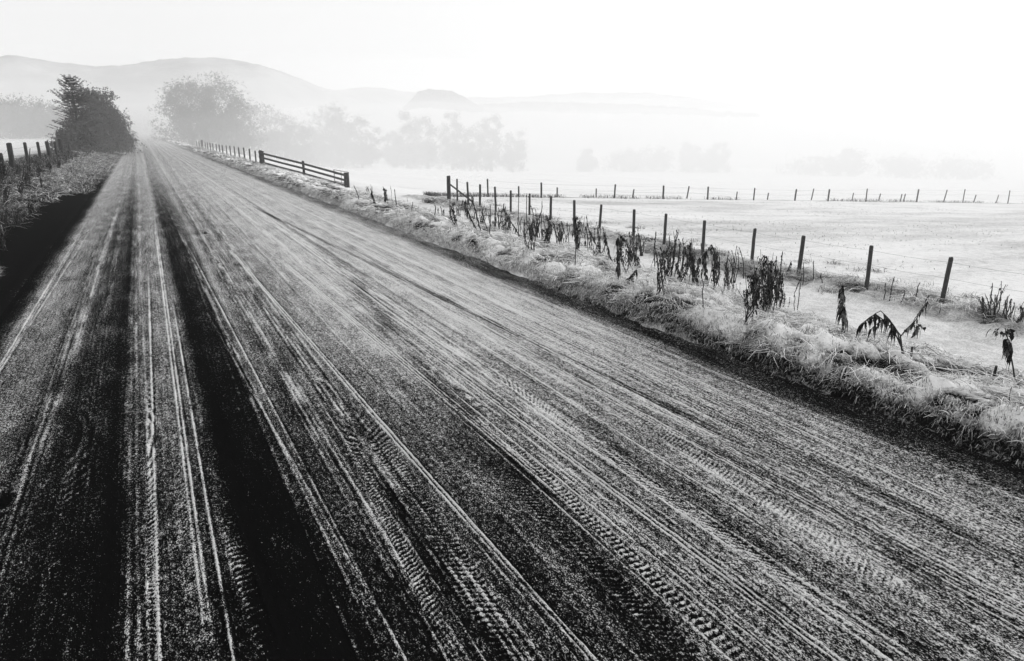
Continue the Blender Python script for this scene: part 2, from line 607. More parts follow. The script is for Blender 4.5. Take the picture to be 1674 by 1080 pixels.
    for (xc, sl, hw, per, skew, a, b, st) in tracks:
        c = xc + sl * (Y - 3) + .01 * np.sin(Y * 1.1 + xc)
        d = (X - c) / hw
        ins = (1 - sstep(.75, 1.05, np.abs(d))) * sstep(a - .4, a + .4, Y) * (1 - sstep(b - .8, b + .8, Y))
        ph = (Y + skew * (X - c) + .012 * np.sin(d * 2.5) + .012 * fbm(X * 9, Y * 5, 13, 2)) / (per * .82)
        s = np.sin(ph * 2 * math.pi)
        lug = np.tanh(s * 2.2)
        jag = .85 + 1.0 * vnoise(X * 28, Y * 16, 15)
        ins = ins * np.clip(.95 + 1.3 * fbm(X * 2.0, Y * .9, int(xc * 100) % 50 + 200, 2), .0, 1.1)
        jag = np.clip(jag, 0, 2)
        H += ins * st * (.0042 * lug * jag - .003)
        F += ins * st * (.55 * lug * jag + .10)
        edge = np.exp(-((np.abs(d) - 1.1) / .14) ** 2) * sstep(a - .4, a + .4, Y) * (1 - sstep(b - .8, b + .8, Y))
        H += edge * st * .006
        F += edge * st * .30
    # loose grit
    H += fade * (.0065 * vnoise(X * 42, Y * 30, 5) + .006 * vnoise(X * 17, Y * 12, 6))
    crumb = np.clip(vnoise(X * 30, Y * 22, 8) - .22, 0, 1) * fade
    edgeband = np.exp(-((X - 4.62) / .2) ** 2)
    H += (.012 * edgeband + .03 * crumb * (edgeband + .25)) * fade
    F += .9 * crumb + .09 * fbm(X * 5, Y * 1.8, 19, 2)
    # shoulder: dark crumbly fringe under the right bank, ragged left edge
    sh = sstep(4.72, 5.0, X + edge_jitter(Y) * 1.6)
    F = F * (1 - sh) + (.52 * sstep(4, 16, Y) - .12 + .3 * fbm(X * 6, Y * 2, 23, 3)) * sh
    H += sh * .03 * (fbm(X * 8, Y * 6, 24, 2) + .3)
    le = 1 - sstep(-1.85, -1.55, X + edge_jitter(Y + 50))
    bl = 1 - sstep(30, 46, Y)
    F = F * (1 - le) + (.22 - .66 * bl + .25 * fbm(X * 6, Y * 3, 27, 3)) * le
    # shallow pothole and a pebble
    ph_ = np.exp(-(((X + 1.10) / .055) ** 2 + ((Y - 4.98) / .10) ** 2) ** 2)
    rim = np.exp(-((np.sqrt(((X + 1.10) / .055) ** 2 + ((Y - 4.98) / .10) ** 2) - 1.5) / .35) ** 2)
    H -= .03 * ph_
    F = F * (1 - ph_) - .5 * ph_ + .22 * rim
    return H, F


rx = np.unique(np.concatenate([np.arange(-2.0, 5.42, .0078), [5.42]]))
ryl = [-4.0, -2.0, 0.0, .6]
y_ = .9
while y_ < 700:
    ryl.append(y_)
    y_ += max(.0125, .0125 * (y_ / 3.2) ** 2) if y_ < 40 else max(1.2, y_ * .03)
ry = np.array(ryl)
RX, RY = np.meshgrid(rx, ry)
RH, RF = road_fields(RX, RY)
edge_drop = sstep(5.3, 5.42, RX) + (1 - sstep(-2.0, -1.9, RX))
RH = RH + .012 - .12 * edge_drop
V = np.stack([RX, RY, RH], -1).reshape(-1, 3)
nx = len(rx)
i_ = np.arange(nx - 1)[None, :] + nx * np.arange(len(ry) - 1)[:, None]
Fq = np.stack([i_, i_ + 1, i_ + 1 + nx, i_ + nx], -1).reshape(-1, 4)
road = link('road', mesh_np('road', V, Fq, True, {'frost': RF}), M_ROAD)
road['kind'] = 'structure'

pb = MB()
pm = np.array([[math.cos(a) * c_, math.sin(a) * c_, s_] for c_, s_ in ((.6, -.5), (1, 0), (.65, .6)) for a in np.arange(6) * math.pi / 3])
pf = [(r_ * 6 + j, r_ * 6 + (j + 1) % 6, (r_ + 1) * 6 + (j + 1) % 6, (r_ + 1) * 6 + j) for r_ in range(2) for j in range(6)]
pb.add(pm * .045, pf)
pb.add(pm[12:18] * .045, [(0, 1, 2, 3), (0, 3, 4, 5)])
pt = at_dist(336, 381, 16.0)
ped = link('pebble', pb.mesh('pebble', True), M_STEM)
kk = (CAM_H - .02) / (CAM_H - pt[2])
ped.location = (pt[0] * kk, pt[1] * kk, .02)
ped['label'] = 'small dark pebble lying alone on the frosted road surface'
ped['category'] = 'pebble'


# ------------------------------------------------------------------ grass made of single blades
def blades(n_pts, P, L, heading, lift, width, frost, droop=1.0, seg=4, side=.25):
    """P (n,3) roots; every blade rises by lift, arcs over and trails off along its heading"""
    n = len(P)
    t = np.linspace(0, 1, seg + 1)
    r = np.random.default_rng(n)
    dx = np.cos(heading); dy = np.sin(heading)
    curl = r.normal(0, side, n)
    along = (t[None, :] ** 1.15) * L[:, None]
    off = curl[:, None] * L[:, None] * (t[None, :] ** 2)
    zz = lift[:, None] * (np.sin(t[None, :] * math.pi * .62)) * 1.1 - droop * (t[None, :] ** 2.4) * L[:, None] * .35
    cx = P[:, 0:1] + dx[:, None] * along - dy[:, None] * off
    cy = P[:, 1:2] + dy[:, None] * along + dx[:, None] * off
    cz = P[:, 2:3] + zz
    cz = cz + r.normal(0, .012, cz.shape)
    w = width[:, None] * (1 - .75 * t[None, :] ** 1.5)
    tw = r.uniform(-.7, .7, n)[:, None]
    wx = -dy[:, None] * w * np.cos(tw); wy = dx[:, None] * w * np.cos(tw); wz = w * np.sin(tw)
    A = np.stack([cx - wx, cy - wy, cz - wz], -1)
    B = np.stack([cx + wx, cy + wy, cz + wz], -1)
    V = np.stack([A, B], 2).reshape(n, -1, 3)
    m = 2 * (seg + 1)
    base = np.arange(n)[:, None] * m
    F = []
    for k in range(seg):
        F.append(np.stack([base[:, 0] + 2 * k, base[:, 0] + 2 * k + 1, base[:, 0] + 2 * k + 3, base[:, 0] + 2 * k + 2], -1))
    F = np.stack(F, 1).reshape(-1, 4)
    fr = (frost[:, None] * (.25 + .85 * t[None, :]))
    fr = np.repeat(fr[:, :, None], 2, 2).reshape(n, -1)
    return V.reshape(-1, 3), F, fr.ravel()


def grass_object(name, label_mat, chunks):
    Vs, Fs, As = [], [], []
    o = 0
    for V, F, A in chunks:
        Vs.append(V); Fs.append(F + o); As.append(A); o += len(V)
    me = mesh_np(name, np.vstack(Vs), np.vstack(Fs), True, {'frost': np.concatenate(As)})
    ob = link(name, me, label_mat)
    ob['kind'] = 'stuff'
    return ob


def scatter(n, x0, x1, y0, y1, clump=0.0, cdens=3.0, r=rng):
    if clump > 0:
        nc = max(1, int((x1 - x0) * (y1 - y0) * cdens))
        cx = r.uniform(x0, x1, nc); cy = r.uniform(y0, y1, nc)
        k = r.integers(0, nc, n)
        return cx[k] + r.normal(0, clump, n), cy[k] + r.normal(0, clump, n), k
    return r.uniform(x0, x1, n), r.uniform(y0, y1, n), None


def verge_chunk(n, x0, x1, y0, y1, wid, Lm, clump, cdens, frost_m=.75, liftm=.10, droop=.7, side=.5):
    x, y, k = scatter(n, x0, x1, y0, y1, clump, cdens)
    x = np.clip(x, x0 - .05, x1 + .3)
    if k is not None:
        ch = rng.uniform(0, 2 * math.pi, k.max() + 1)[k]
        cf = rng.uniform(-.28, .22, k.max() + 1)[k]
    else:
        ch = fbm(x * .7, y * .7, 81, 2) * 7; cf = 0
    h = .9 * (ch - 3.1) + 4.0 * fbm(x * .8, y * .8, 83, 2) + rng.normal(0, 1.0, n) + 1.3
    relief = .6 * fbm(x * 2.3, y * 2.3, 3, 3) + .55 * fbm(x * 6.5, y * 6.5, 12, 2)
    L = np.abs(rng.normal(Lm, Lm * .35, n)) + .04
    lift = np.abs(rng.normal(liftm, liftm * .5, n))
    fr = np.clip(rng.normal(frost_m - .06, .28, n) + cf + 4.0 * relief, 0, 1.4)
    P = np.stack([x, y, ground_z(x, y) - .005], -1)
    w = wid * rng.uniform(.5, 1.3, n)
    return blades(n, P, L, h, lift, w, fr, droop, 4, side)


G = []
G.append(verge_chunk(13000, 5.40, 9.4, -.8, 7.5, .0050, .13, .10, 5, .70, .025, .30, .9))
G.append(verge_chunk(13000, 5.36, 9.4, -.8, 7.5, .0044, .07, 0, 0, .80, .022, .2, .7))
G.append(verge_chunk(11000, 5.40, 9.3, 7.5, 18, .0075, .15, .13, 4, .72, .03, .30, .9))
G.append(verge_chunk(9000, 5.36, 9.3, 7.5, 18, .0064, .10, 0, 0, .80, .03, .2, .7))
G.append(verge_chunk(11000, 5.40, 9.2, 18, 50, .013, .22, .25, 1.5, .72, .05, .35, .5))
G.append(verge_chunk(6000, 5.40, 8.6, 50, 110, .022, .35, .3, 1, .4))
# long straw combed over the bank
def straw(n, x0, x1, y0, y1, L0, wid):
    x = rng.uniform(x0, x1, n); y = rng.uniform(y0, y1, n)
    sw = fbm(x * .5, y * .5, 87, 2)
    h = 2.6 + 3.2 * sw + rng.normal(0, .28, n)
    L = rng.uniform(.5, 1.1, n) * L0
    P = np.stack([x, y, ground_z(x, y) + .03], -1)
    return blades(n, P, L, h, rng.uniform(.03, .15, n) * (L0 / .8), np.full(n, wid), np.clip(rng.normal(1.05, .3, n), 0, 1.4), .42, 6, .35)
G.append(straw(3300, 5.6, 9.2, -.6, 9.5, .45, .0050))
G.append(straw(1800, 5.6, 9.0, 9.5, 24, .6, .0075))
# fringe overhanging the bank's road side, its shade put in as lower frost
def fringe(n, y0, y1, wid, Lm):
    y = rng.uniform(y0, y1, n); x = rng.uniform(5.22, 5.62, n) + edge_jitter(y)
    h = math.pi + rng.normal(0, .7, n)
    P = np.stack([x, y, ground_z(x, y) - .005], -1)
    top = sstep(5.3, 5.6, x)
    return blades(n, P, rng.uniform(.4, 1.1, n) * Lm, h, rng.uniform(.01, .06, n), wid * rng.uniform(.6, 1.2, n),
                  np.clip(rng.normal(.15, .25, n) + .8 * top + .55 * sstep(3, 9, y), 0, 1.3), 1.3)
G.append(fringe(7000, -.8, 9, .0036, .09))
G.append(fringe(5000, 9, 26, .006, .11))
G.append(fringe(3500, 26, 70, .012, .2))
grass_object('grass', M_BLADE, G)

# tussocks along the field fence and beyond
G = []
G.append(verge_chunk(9000, 12.9, 14.5, 3.0, 16, .0065, .24, .16, 2.4, .62, .07, .4))
G.append(verge_chunk(5500, 12.9, 14.5, 16, 36, .011, .26, .22, 1.4, .62, .07, .4))
G.append(verge_chunk(3500, 14.3, 17.5, 3, 36, .006, .14, .15, .6, .8, .08))
xf = rng.uniform(15, 60, 5200); yf = rng.uniform(4, 38, 5200); kf_ = fbm(xf * .25, yf * .5, 111, 3) > .02; xf, yf = xf[kf_], yf[kf_]
G.append(blades(0, np.stack([xf, yf, ground_z(xf, yf)], -1), rng.uniform(.03, .10, len(xf)), rng.uniform(0, 6.28, len(xf)),
                rng.uniform(.02, .06, len(xf)), np.full(len(xf), .008), np.clip(rng.normal(.35, .2, len(xf)), 0, 1), .2))
xx_ = rng.uniform(16, 90, 3600); xx_ = 15 + (xx_ - 15) ** 2 / 75
yy_ = 39.3 + rng.normal(0, .35, 3600) - .5 * fbm(xx_ * .3, xx_ * 0, 77, 2)
kp = fbm(xx_ * .35, xx_ * 0, 91, 2) > -.05
xx_, yy_ = xx_[kp], yy_[kp]
G.append(blades(0, np.stack([xx_, yy_, ground_z(xx_, yy_)], -1), rng.uniform(.1, .3, len(xx_)), rng.uniform(0, 6.28, len(xx_)),
                rng.uniform(.08, .25, len(xx_)), np.full(len(xx_), .012), np.clip(rng.normal(.2, .2, len(xx_)), 0, 1), .4))
grass_object('tussock_grass', M_BLADE, G)

# left bank
G = []
def left_chunk(n, x0, x1, y0, y1, wid, Lm, fm):
    x = rng.uniform(x0, x1, n); y = rng.uniform(y0, y1, n)
    keep = (y + 3 * fbm(x, y * .3, 93, 2) > 13) | (rng.random(n) < .45)
    x, y = x[keep], y[keep]; n = len(x)
    dark = (1 - sstep(15, 27, y + 4 * fbm(x * .6, y * .2, 94, 2)))
    fr = np.clip(rng.normal(fm, .3, n) - .55 * dark, 0, 1.1)
    P = np.stack([x, y, ground_z(x, y) - .01], -1)
    return blades(n, P, np.abs(rng.normal(Lm, .08, n)) + .05, rng.uniform(0, 6.28, n), rng.uniform(.03, .2, n), wid * rng.uniform(.5, 1.3, n), fr, .5)
G.append(left_chunk(9000, -6.5, -2.9, 10, 26, .007, .25, .45))
G.append(left_chunk(9000, -6.0, -2.7, 26, 60, .013, .3, .6))
G.append(left_chunk(6000, -5.0, -1.95, 44, 120, .022, .35, .5))
G.append(left_chunk(2500, -3.4, -1.95, 30, 60, .012, .2, .5))
x = rng.uniform(-5.2, -4.0, 6000); y = rng.uniform(17, 60, 6000)
G.append(blades(0, np.stack([x, y, ground_z(x, y)], -1), rng.uniform(.1, .4, 6000), rng.uniform(0, 6.28, 6000), rng.uniform(.08, .42, 6000),
                .004 + .00025 * y, np.clip(rng.normal(.08, .15, 6000), 0, .6), .5))
grass_object('bank_grass', M_BLADE, G)


# ------------------------------------------------------------------ fences
def post_mesh(name, h, r0, r1, sides=10, lean=(0, 0), flat=False):
    """slightly irregular round post, chamfered top, foot at z=0"""
    rr = np.random.default_rng(int(h * 1000) + int(r0 * 10000) + int(lean[0] * 999))
    m = MB()
    zs = [-.35, 0, h * .33, h * .66, h - .03, h]
    pts = [(lean[0] * max(z, 0) + rr.normal(0, .003), lean[1] * max(z, 0) + rr.normal(0, .003), z) for z in zs]
    rad = [r0, r0, (r0 + r1) / 2 * 1.01, r1 * 1.02, r1, r1 * .82]
    m.tube(pts, rad, 4 if flat else sides)
    return m.mesh(name, not flat)


def wire_mesh(pts, r=.0022, sag=.02):
    m = MB()
    P = []
    for a, b in zip(pts[:-1], pts[1:]):
        a = np.array(a); b = np.array(b)
        for t in (0, .25, .5, .75):
            q = a + (b - a) * t
            q = q - np.array([0, 0, sag * 4 * t * (1 - t)])
            P.append(q)
    P.append(np.array(pts[-1]))
    m.tube(P, r, 4, False)
    return m.mesh('wire')


def build_fence(label, tops, r, wires, group=None, h_def=None, name='wire_fence', thick=None, wire_r=.0022, flat=False, leans=None):
    """tops: world positions of post tops"""
    base = tops[0]
    root = thing(name, label, 'fence', (base[0], base[1], float(ground_z(base[0], base[1]))), group)
    ox = np.array(root.location)
    for i, t in enumerate(tops):
        gz = float(ground_z(t[0], t[1]))
        h = max(.5, t[2] - gz)
        rr_ = r * random.uniform(.9, 1.12)
        if thick and i in thick:
            rr_ = thick[i]
        ln = (random.uniform(-.03, .03), random.uniform(-.03, .03))
        if leans and i in leans:
            ln = leans[i]
        me = post_mesh('post', h, rr_ * 1.05, rr_, lean=ln, flat=flat)
        o = link('post', me, M_POST, root)
        o.location = np.array([t[0] - ln[0] * h, t[1] - ln[1] * h, gz]) - ox
        o.rotation_euler.z = random.uniform(-.3, .3) if not flat else math.pi / 4
    for k in wires:
        pts = []
        for i, t in enumerate(tops):
            pts.append(np.array([t[0] - r, t[1], t[2] - k]) - ox)
        link('wire', wire_mesh(pts, wire_r), M_WIRE, root)
    return root, ox


# right roadside-field fence, posts measured one by one along the line x = 14
near = [(1555, 420), (1425, 401), (1314, 385), (1234, 373), (1152, 360), (1089, 349), (1037, 342), (983, 334), (939, 327),
        (901, 321), (866, 316), (835, 311), (809, 305), (785, 301), (764, 297), (747, 292), (733, 287)]
tops = [at_x(px, py, 14.0 + random.uniform(-.04, .04)) for px, py in near]
tops = [at_x(1745, 447, 14.0), ] + tops
root, ox = build_fence('long wire fence of round posts beyond the weedy verge, ending at a braced strainer post', tops, .046,
                       [.10, .42, .74], thick={17: .10}, leans={16: (0, 0), 17: (0, 0)})
tl = tops[-1]; t2 = tops[-3]
m = MB()
m.tube([np.array([tl[0] - .02, tl[1] - .05, tl[2] - .38]) - ox, np.array([t2[0] + .02, t2[1] - .35, float(ground_z(t2[0], t2[1])) + .25]) - ox], .042, 8)
link('brace', m.mesh('brace'), M_POST, root)

# cross fences in the pasture
fa = [(797, 292), (885, 298), (1006, 301), (1085, 303), (1158, 305), (1234, 307), (1302, 309), (1356, 309), (1418, 308), (1502, 309), (1578, 309), (1651, 311), (1716, 312), (1790, 313)]
topsA = [at_y(px, py, 39.0) for px, py in fa]
build_fence('cross fence of tall thin posts standing on the brow of the white pasture', topsA, .05, [.10, .5],
            thick={0: .052, 1: .06, 3: .065, 4: .062, 6: .065, 7: .065, 9: .065}, wire_r=.003)
fb = [(848, 304), (911, 306), (975, 308), (1036, 309), (1126, 304), (1206, 313), (1257, 315), (1330, 308), (1396, 315), (1439, 316), (1475, 317), (1480, 316.5), (1548, 310), (1595, 318), (1632, 318), (1690, 319)]
topsB = [at_y(px, py, 44.6 + random.uniform(-.15, .15)) for px, py in fb]
build_fence('second cross fence, its shorter leaning posts sunk behind the brow of the pasture', topsB, .055, [.12, .5],
            wire_r=.003, leans={i: (.10 + .02 * i / 4, 0) for i in range(3, 16)})

# posts running away beyond the rail fence
ff = [(417, 246), (407.5, 243), (398, 241), (389.5, 240.5), (382.5, 239), (375.6, 238), (369.5, 237.5), (363, 237), (358, 236), (353, 235), (347.5, 234), (343, 233.3), (338.5, 232.6), (335, 232), (329.6, 228.6), (325, 230.5), (321, 230)]
topsF = [at_x(px, py, 7.75 + random.uniform(-.06, .06)) for px, py in ff]
build_fence('wire fence of close set posts running away along the right verge into the mist', topsF, .06, [.12, .5],
            thick={14: .14}, wire_r=.003)

# left fence on its bank
fl = [(-40, 236), (0, 250), (14, 233.5), (40, 232.5), (61, 232), (76, 231), (89, 232), (97, 227), (112, 231), (121, 230)]
topsL = [at_x(px, py, -4.7) for px, py in fl]
build_fence('wire fence with dark stout posts on the left bank, overgrown with weeds', topsL, .075, [.22, .55, .85],
            thick={2: .095, 5: .10, 7: .13}, wire_r=.004, leans={1: (.0, -.05), 2: (.01, .02), 3: (.01, 0), 4: (0, 0)})

# post and rail fence
P = [np.array([7.35, 50.9, .92]), np.array([9.14, 45.92, .37]), np.array([10.74, 41.5, -.18])]
root = thing('rail_fence', 'four rail wooden fence section slanting down from the road verge to the field entrance', 'fence',
             (P[0][0], P[0][1], float(ground_z(P[0][0], P[0][1]))))
ox = np.array(root.location)
for i, t in enumerate(P):
    gz = float(ground_z(t[0], t[1])); r_ = (.17, .08, .15)[i]
    o = link('post', post_mesh('post', t[2] - gz + .04, r_ * 1.03, r_, 10), M_POST, root)
    o.location = np.array([t[0], t[1], gz]) - ox
dirv = (P[2] - P[0]); dirv /= np.linalg.norm(dirv)
for k, dz in enumerate((.10, .40, .72, 1.02)):
    for a, b in ((0, 1), (1, 2)):
        A = P[a] - np.array([0, 0, dz]) - ox; B = P[b] - np.array([0, 0, dz]) - ox
        d = B - A; side = np.cross(d, [0, 0, 1]); side /= np.linalg.norm(side)
        side = -side if side[0] > 0 else side
        A = A + side * (.12 + .006 * a) ; B = B + side * (.12 + .006 * a)
        if a == 0:
            A = A - d / np.linalg.norm(d) * .15
        else:
            B = B + d / np.linalg.norm(d) * .16
        th, hh = .022, .062
        vs = []
        for Q in (A, (A + B) / 2 + np.array([0, 0, random.uniform(-.015, .005)]), B):
            for sx, sz in ((-1, -1), (1, -1), (1, 1), (-1, 1)):
                vs.append(Q + side * th * sx + np.array([0, 0, hh * sz]))
        fs = []
        for q in range(2):
            for j in range(4):
                fs.append((q * 4 + j, q * 4 + (j + 1) % 4, q * 4 + 4 + (j + 1) % 4, q * 4 + 4 + j))
        fs += [(3, 2, 1, 0), (8, 9, 10, 11)]
        m = MB(); m.add(np.array(vs), fs)
        link('rail', m.mesh('rail'), M_RAIL, root)

# metal gate swung open behind the last post, seen nearly end on
g0 = np.array([10.95, 41.75]); g1 = np.array([10.85, 45.0])
gd = (g1 - g0) / np.linalg.norm(g1 - g0)
gz0 = float(ground_z(*g0)); root = thing('metal_gate', 'open galvanised tube gate folded back behind the end post of the rail fence', 'gate', (g0[0], g0[1], gz0))
def gp_(s, z):
    return (gd[0] * s, gd[1] * s, z)
ztop = -.12 - gz0
Lg = 3.2
for s in (0.0, Lg):
    m = MB(); m.tube([gp_(s, .1), gp_(s, ztop)], .025, 8); link('upright', m.mesh('upright'), M_METAL, root)
for k in range(5):
    z = .12 + (ztop - .14) * k / 4
    m = MB(); m.tube([gp_(.0, z), gp_(Lg, z)], .02, 8); link('bar', m.mesh('bar'), M_METAL, root)
m = MB(); m.tube([gp_(0, ztop - .02), gp_(Lg * .5, .12)], .015, 6); link('brace', m.mesh('brace'), M_METAL, root)
m = MB(); m.tube([gp_(Lg * .5, .12), gp_(Lg * .5, ztop)], .015, 6); link('brace', m.mesh('brace'), M_METAL, root)


# ------------------------------------------------------------------ dead weeds
def weed(px0, py0, px1, py1, kind, label, name='dead_weed', group=None, xg=7.9):
    """roots where the measured foot of the plant meets the slope, top at its measured height"""
    d = sight(px0, py0)
    lo, hi = 2.0, 90.0
    C0 = np.array([0, 0, CAM_H])
    ts = np.linspace(2.0, 90, 4000)
    Q = C0[None] + d[None] * ts[:, None]
    gzv = ground_z(Q[:, 0], Q[:, 1])
    hit = np.where((Q[:, 2] < gzv) & ((Q[:, 0] > 5.5) | (Q[:, 0] < -2.0)))[0]
    k = hit[0] if len(hit) else -1
    B = Q[k].copy(); B[2] = gzv[k]
    dist = math.hypot(B[0], B[1])
    T = at_dist(px1, py1, dist * (1 + random.uniform(-.01, .01)))
    root = thing(name, label, 'dead weed', tuple(B), group)
    top = T - B
    Hh = max(.12, np.linalg.norm(top))
    r = random.Random(int(px0 * 7 + py0))
    sides = 5
    pxm = 1.0 / 680.0 * dist           # metres per rendered pixel at this distance
    rs = max(.0065, .5 * pxm)
    stems = MB(); V = []; F = []; A = []

    def leaf(p, L, w, dirx, hang=1.0):
        """crumpled withered leaf hanging from p"""
        o = len(V)
        a = dirx
        q = np.array(p, float)
        n = 4
        wob = r.uniform(-.5, .5)
        fr0 = r.uniform(-.45, .25)
        for i in range(n + 1):
            t = i / n
            out = L * .30 * math.sin(t * 1.6) * (1 if hang > 0 else .3)
            drop = -L * (t ** 1.25) * hang + (L * .12 * math.sin(t * 3.1))
            c = q + np.array([math.cos(a) * out, math.sin(a) * out, drop])
            ww = w * (math.sin(min(1, t * 1.15 + .12) * math.pi) ** .7 + .05) * r.uniform(.6, 1.25)
            ang = a + math.pi / 2 + wob * t * 3
            s = np.array([math.cos(ang), math.sin(ang), r.uniform(-.5, .5)]) * ww
            V.append(c - s); V.append(c + s)
            A.extend([fr0 + .25 * r.random(), fr0 + .25 * r.random()])
        for i in range(n):
            F.append((o + 2 * i, o + 2 * i + 1, o + 2 * i + 3, o + 2 * i + 2))

    def path(a, b, bend=(0, 0, 0), n=7, over=0):
        pts = []
        for i in range(n + 1):
            t = i / n
            p = a + (b - a) * t + np.array(bend) * math.sin(t * math.pi)
            p = p + np.array([r.gauss(0, .006), r.gauss(0, .006), 0])
            if over and t > .8:
                p[2] -= over * (t - .8) ** 2 * 8
            pts.append(p)
        return np.array(pts)

    def along(P_, t):
        f = t * (len(P_) - 1); i = min(int(f), len(P_) - 2)
        return P_[i] + (P_[i + 1] - P_[i]) * (f - i)

    zero = np.zeros(3)
    lw = max(.016, .55 * pxm)
    if kind == 'dense':           # nettle-like stem hung with black leaves nearly to its foot
        nst = max(2, int(Hh * 4.5))
        for sN in range(nst):
            tp = top * (1 - .25 * sN * r.random()) + np.array([r.gauss(0, .07), r.gauss(0, .07), 0]) * (sN > 0)
            P_ = path(zero + np.array([r.gauss(0, .04), r.gauss(0, .04), 0]) * (sN > 0), tp, (r.gauss(0, .04), r.gauss(0, .04), 0), over=.04)
            stems.tube(P_, np.linspace(rs * 1.2, rs * .6, len(P_)), sides)
            for q in range(int(120 * min(1.1, Hh))):
                t = r.uniform(.14, 1.0) ** .8
                leaf(along(P_, t) + np.array([r.gauss(0, .018), r.gauss(0, .018), 0]), r.uniform(.045, .13) * (.65 + .35 * Hh), lw * r.uniform(.3, .85), r.uniform(0, 6.28))
            if True:        # straight bare stalk standing with it
                P3 = path(np.array([r.gauss(0, .07), r.gauss(0, .07), 0]), top * r.uniform(.7, 1.08) + np.array([r.gauss(0, .12), r.gauss(0, .12), 0]) * Hh, n=3)
                stems.tube(P3, np.linspace(rs * .7, rs * .4, len(P3)), 4)
            for q in range(3):     # bare side twigs
                p0 = along(P_, r.uniform(.3, .8)); an = r.uniform(0, 6.28)
                P2 = path(p0, p0 + np.array([math.cos(an) * .10, math.sin(an) * .10, r.uniform(.12, .3)]) * Hh, n=3)
                stems.tube(P2, np.linspace(rs * .5, rs * .3, len(P2)), 4)
                for q2 in range(4):
                    leaf(along(P2, r.uniform(.3, 1)), r.uniform(.02, .06), lw * .4, r.uniform(0, 6.28))
    elif kind == 'cone':          # hooded, tapering downwards wide
        P_ = path(zero, top, (0, 0, 0))
        stems.tube(P_, np.linspace(rs * 1.3, rs * .5, len(P_)), sides)
        for q in range(60):
            t = .25 + .72 * (1 - r.random() ** .8)
            leaf(along(P_, t), .09 + .16 * (1 - t) + .05 * r.random(), r.uniform(.012, .024), r.uniform(0, 6.28))
    elif kind == 'thin':          # dock or bent with a narrow seed head
        P_ = path(zero, top, (r.gauss(0, .02), r.gauss(0, .02), 0))
        stems.tube(P_, np.linspace(rs, rs * .6, len(P_)), sides)
        for q in range(int(10 + 12 * Hh)):
            t = r.uniform(.5, 1.0)
            leaf(along(P_, t), r.uniform(.025, .065), lw * r.uniform(.35, .7), r.uniform(0, 6.28), r.choice((1, 1, -.5)))
    elif kind == 'branched':      # several stems fanning out with seed heads
        for sN in range(7):
            an = r.uniform(0, 6.28); sp = r.uniform(.05, .24) * Hh
            tp = top * r.uniform(.6, 1.0) + np.array([math.cos(an) * sp, math.sin(an) * sp, 0]) * (sN > 0)
            P_ = path(zero + np.array([r.gauss(0, .03), r.gauss(0, .03), 0]), tp, (r.gauss(0, .03), r.gauss(0, .03), 0))
            stems.tube(P_, np.linspace(rs, rs * .45, len(P_)), sides)
            for q in range(int(16 * Hh) + 5):
                leaf(along(P_, r.uniform(.3, 1)), r.uniform(.03, .09), lw * r.uniform(.35, .85), r.uniform(0, 6.28), r.choice((1, 1, 1, -.6)))
    elif kind == 'arch':          # bent over with curtains of leaves
        for sgn, fr in ((1, 1.0), (.75, .85), (1.15, .9)):
            P_ = path(zero, np.array([top[0] * sgn, top[1] * sgn, top[2] * fr]), (-.1 * top[0], -.1 * top[1], .04))
            end = P_[-1]
            tail = np.array([end + np.array([top[0] * .5 * s, top[1] * .5 * s, -abs(Hh) * .32 * s ** 1.3]) for s in (0, .35, .7, 1.0)])
            P_ = np.vstack([P_, tail[1:]])
            stems.tube(P_, np.linspace(rs * 1.3, rs * .5, len(P_)), sides)
            for q in range(24):
                leaf(along(P_, r.uniform(.35, 1)), r.uniform(.08, .2), r.uniform(.009, .02), r.uniform(0, 6.28), 1.2)
    elif kind == 'lean':
        P_ = path(zero, top, (0, 0, -.03))
        stems.tube(P_, np.linspace(rs * 1.3, rs * .5, len(P_)), sides)
        for q in range(40):
            t = r.uniform(.22, 1)
            leaf(along(P_, t), r.uniform(.07, .19), lw * r.uniform(.6, 1.2), r.uniform(0, 6.28), 1.2)
    elif kind == 'umbrella':      # drooping head on a bare stalk
        P_ = path(zero, top, (r.gauss(0, .01), 0, 0))
        stems.tube(P_, np.linspace(rs * 1.4, rs * .7, len(P_)), sides)
        for q in range(26):
            leaf(along(P_, r.uniform(.5, .82)), r.uniform(.09, .17), r.uniform(.014, .026), r.uniform(0, 6.28), 1.15)
        for q in range(16):
            a = r.uniform(0, 6.28); s = r.uniform(.04, .12)
            leaf(along(P_, r.uniform(.9, 1.0)) + np.array([math.cos(a) * s, math.sin(a) * s, -.01]), r.uniform(.05, .09), r.uniform(.014, .026), a, 1)
    link('stem', stems.mesh('stem', True), M_STEM, root)
    if F:
        me = mesh_np('leaves', np.array(V), np.array(F), False, {'frost': np.array(A)})
        link('leaves', me, M_WEEDLEAF, root)
    return root


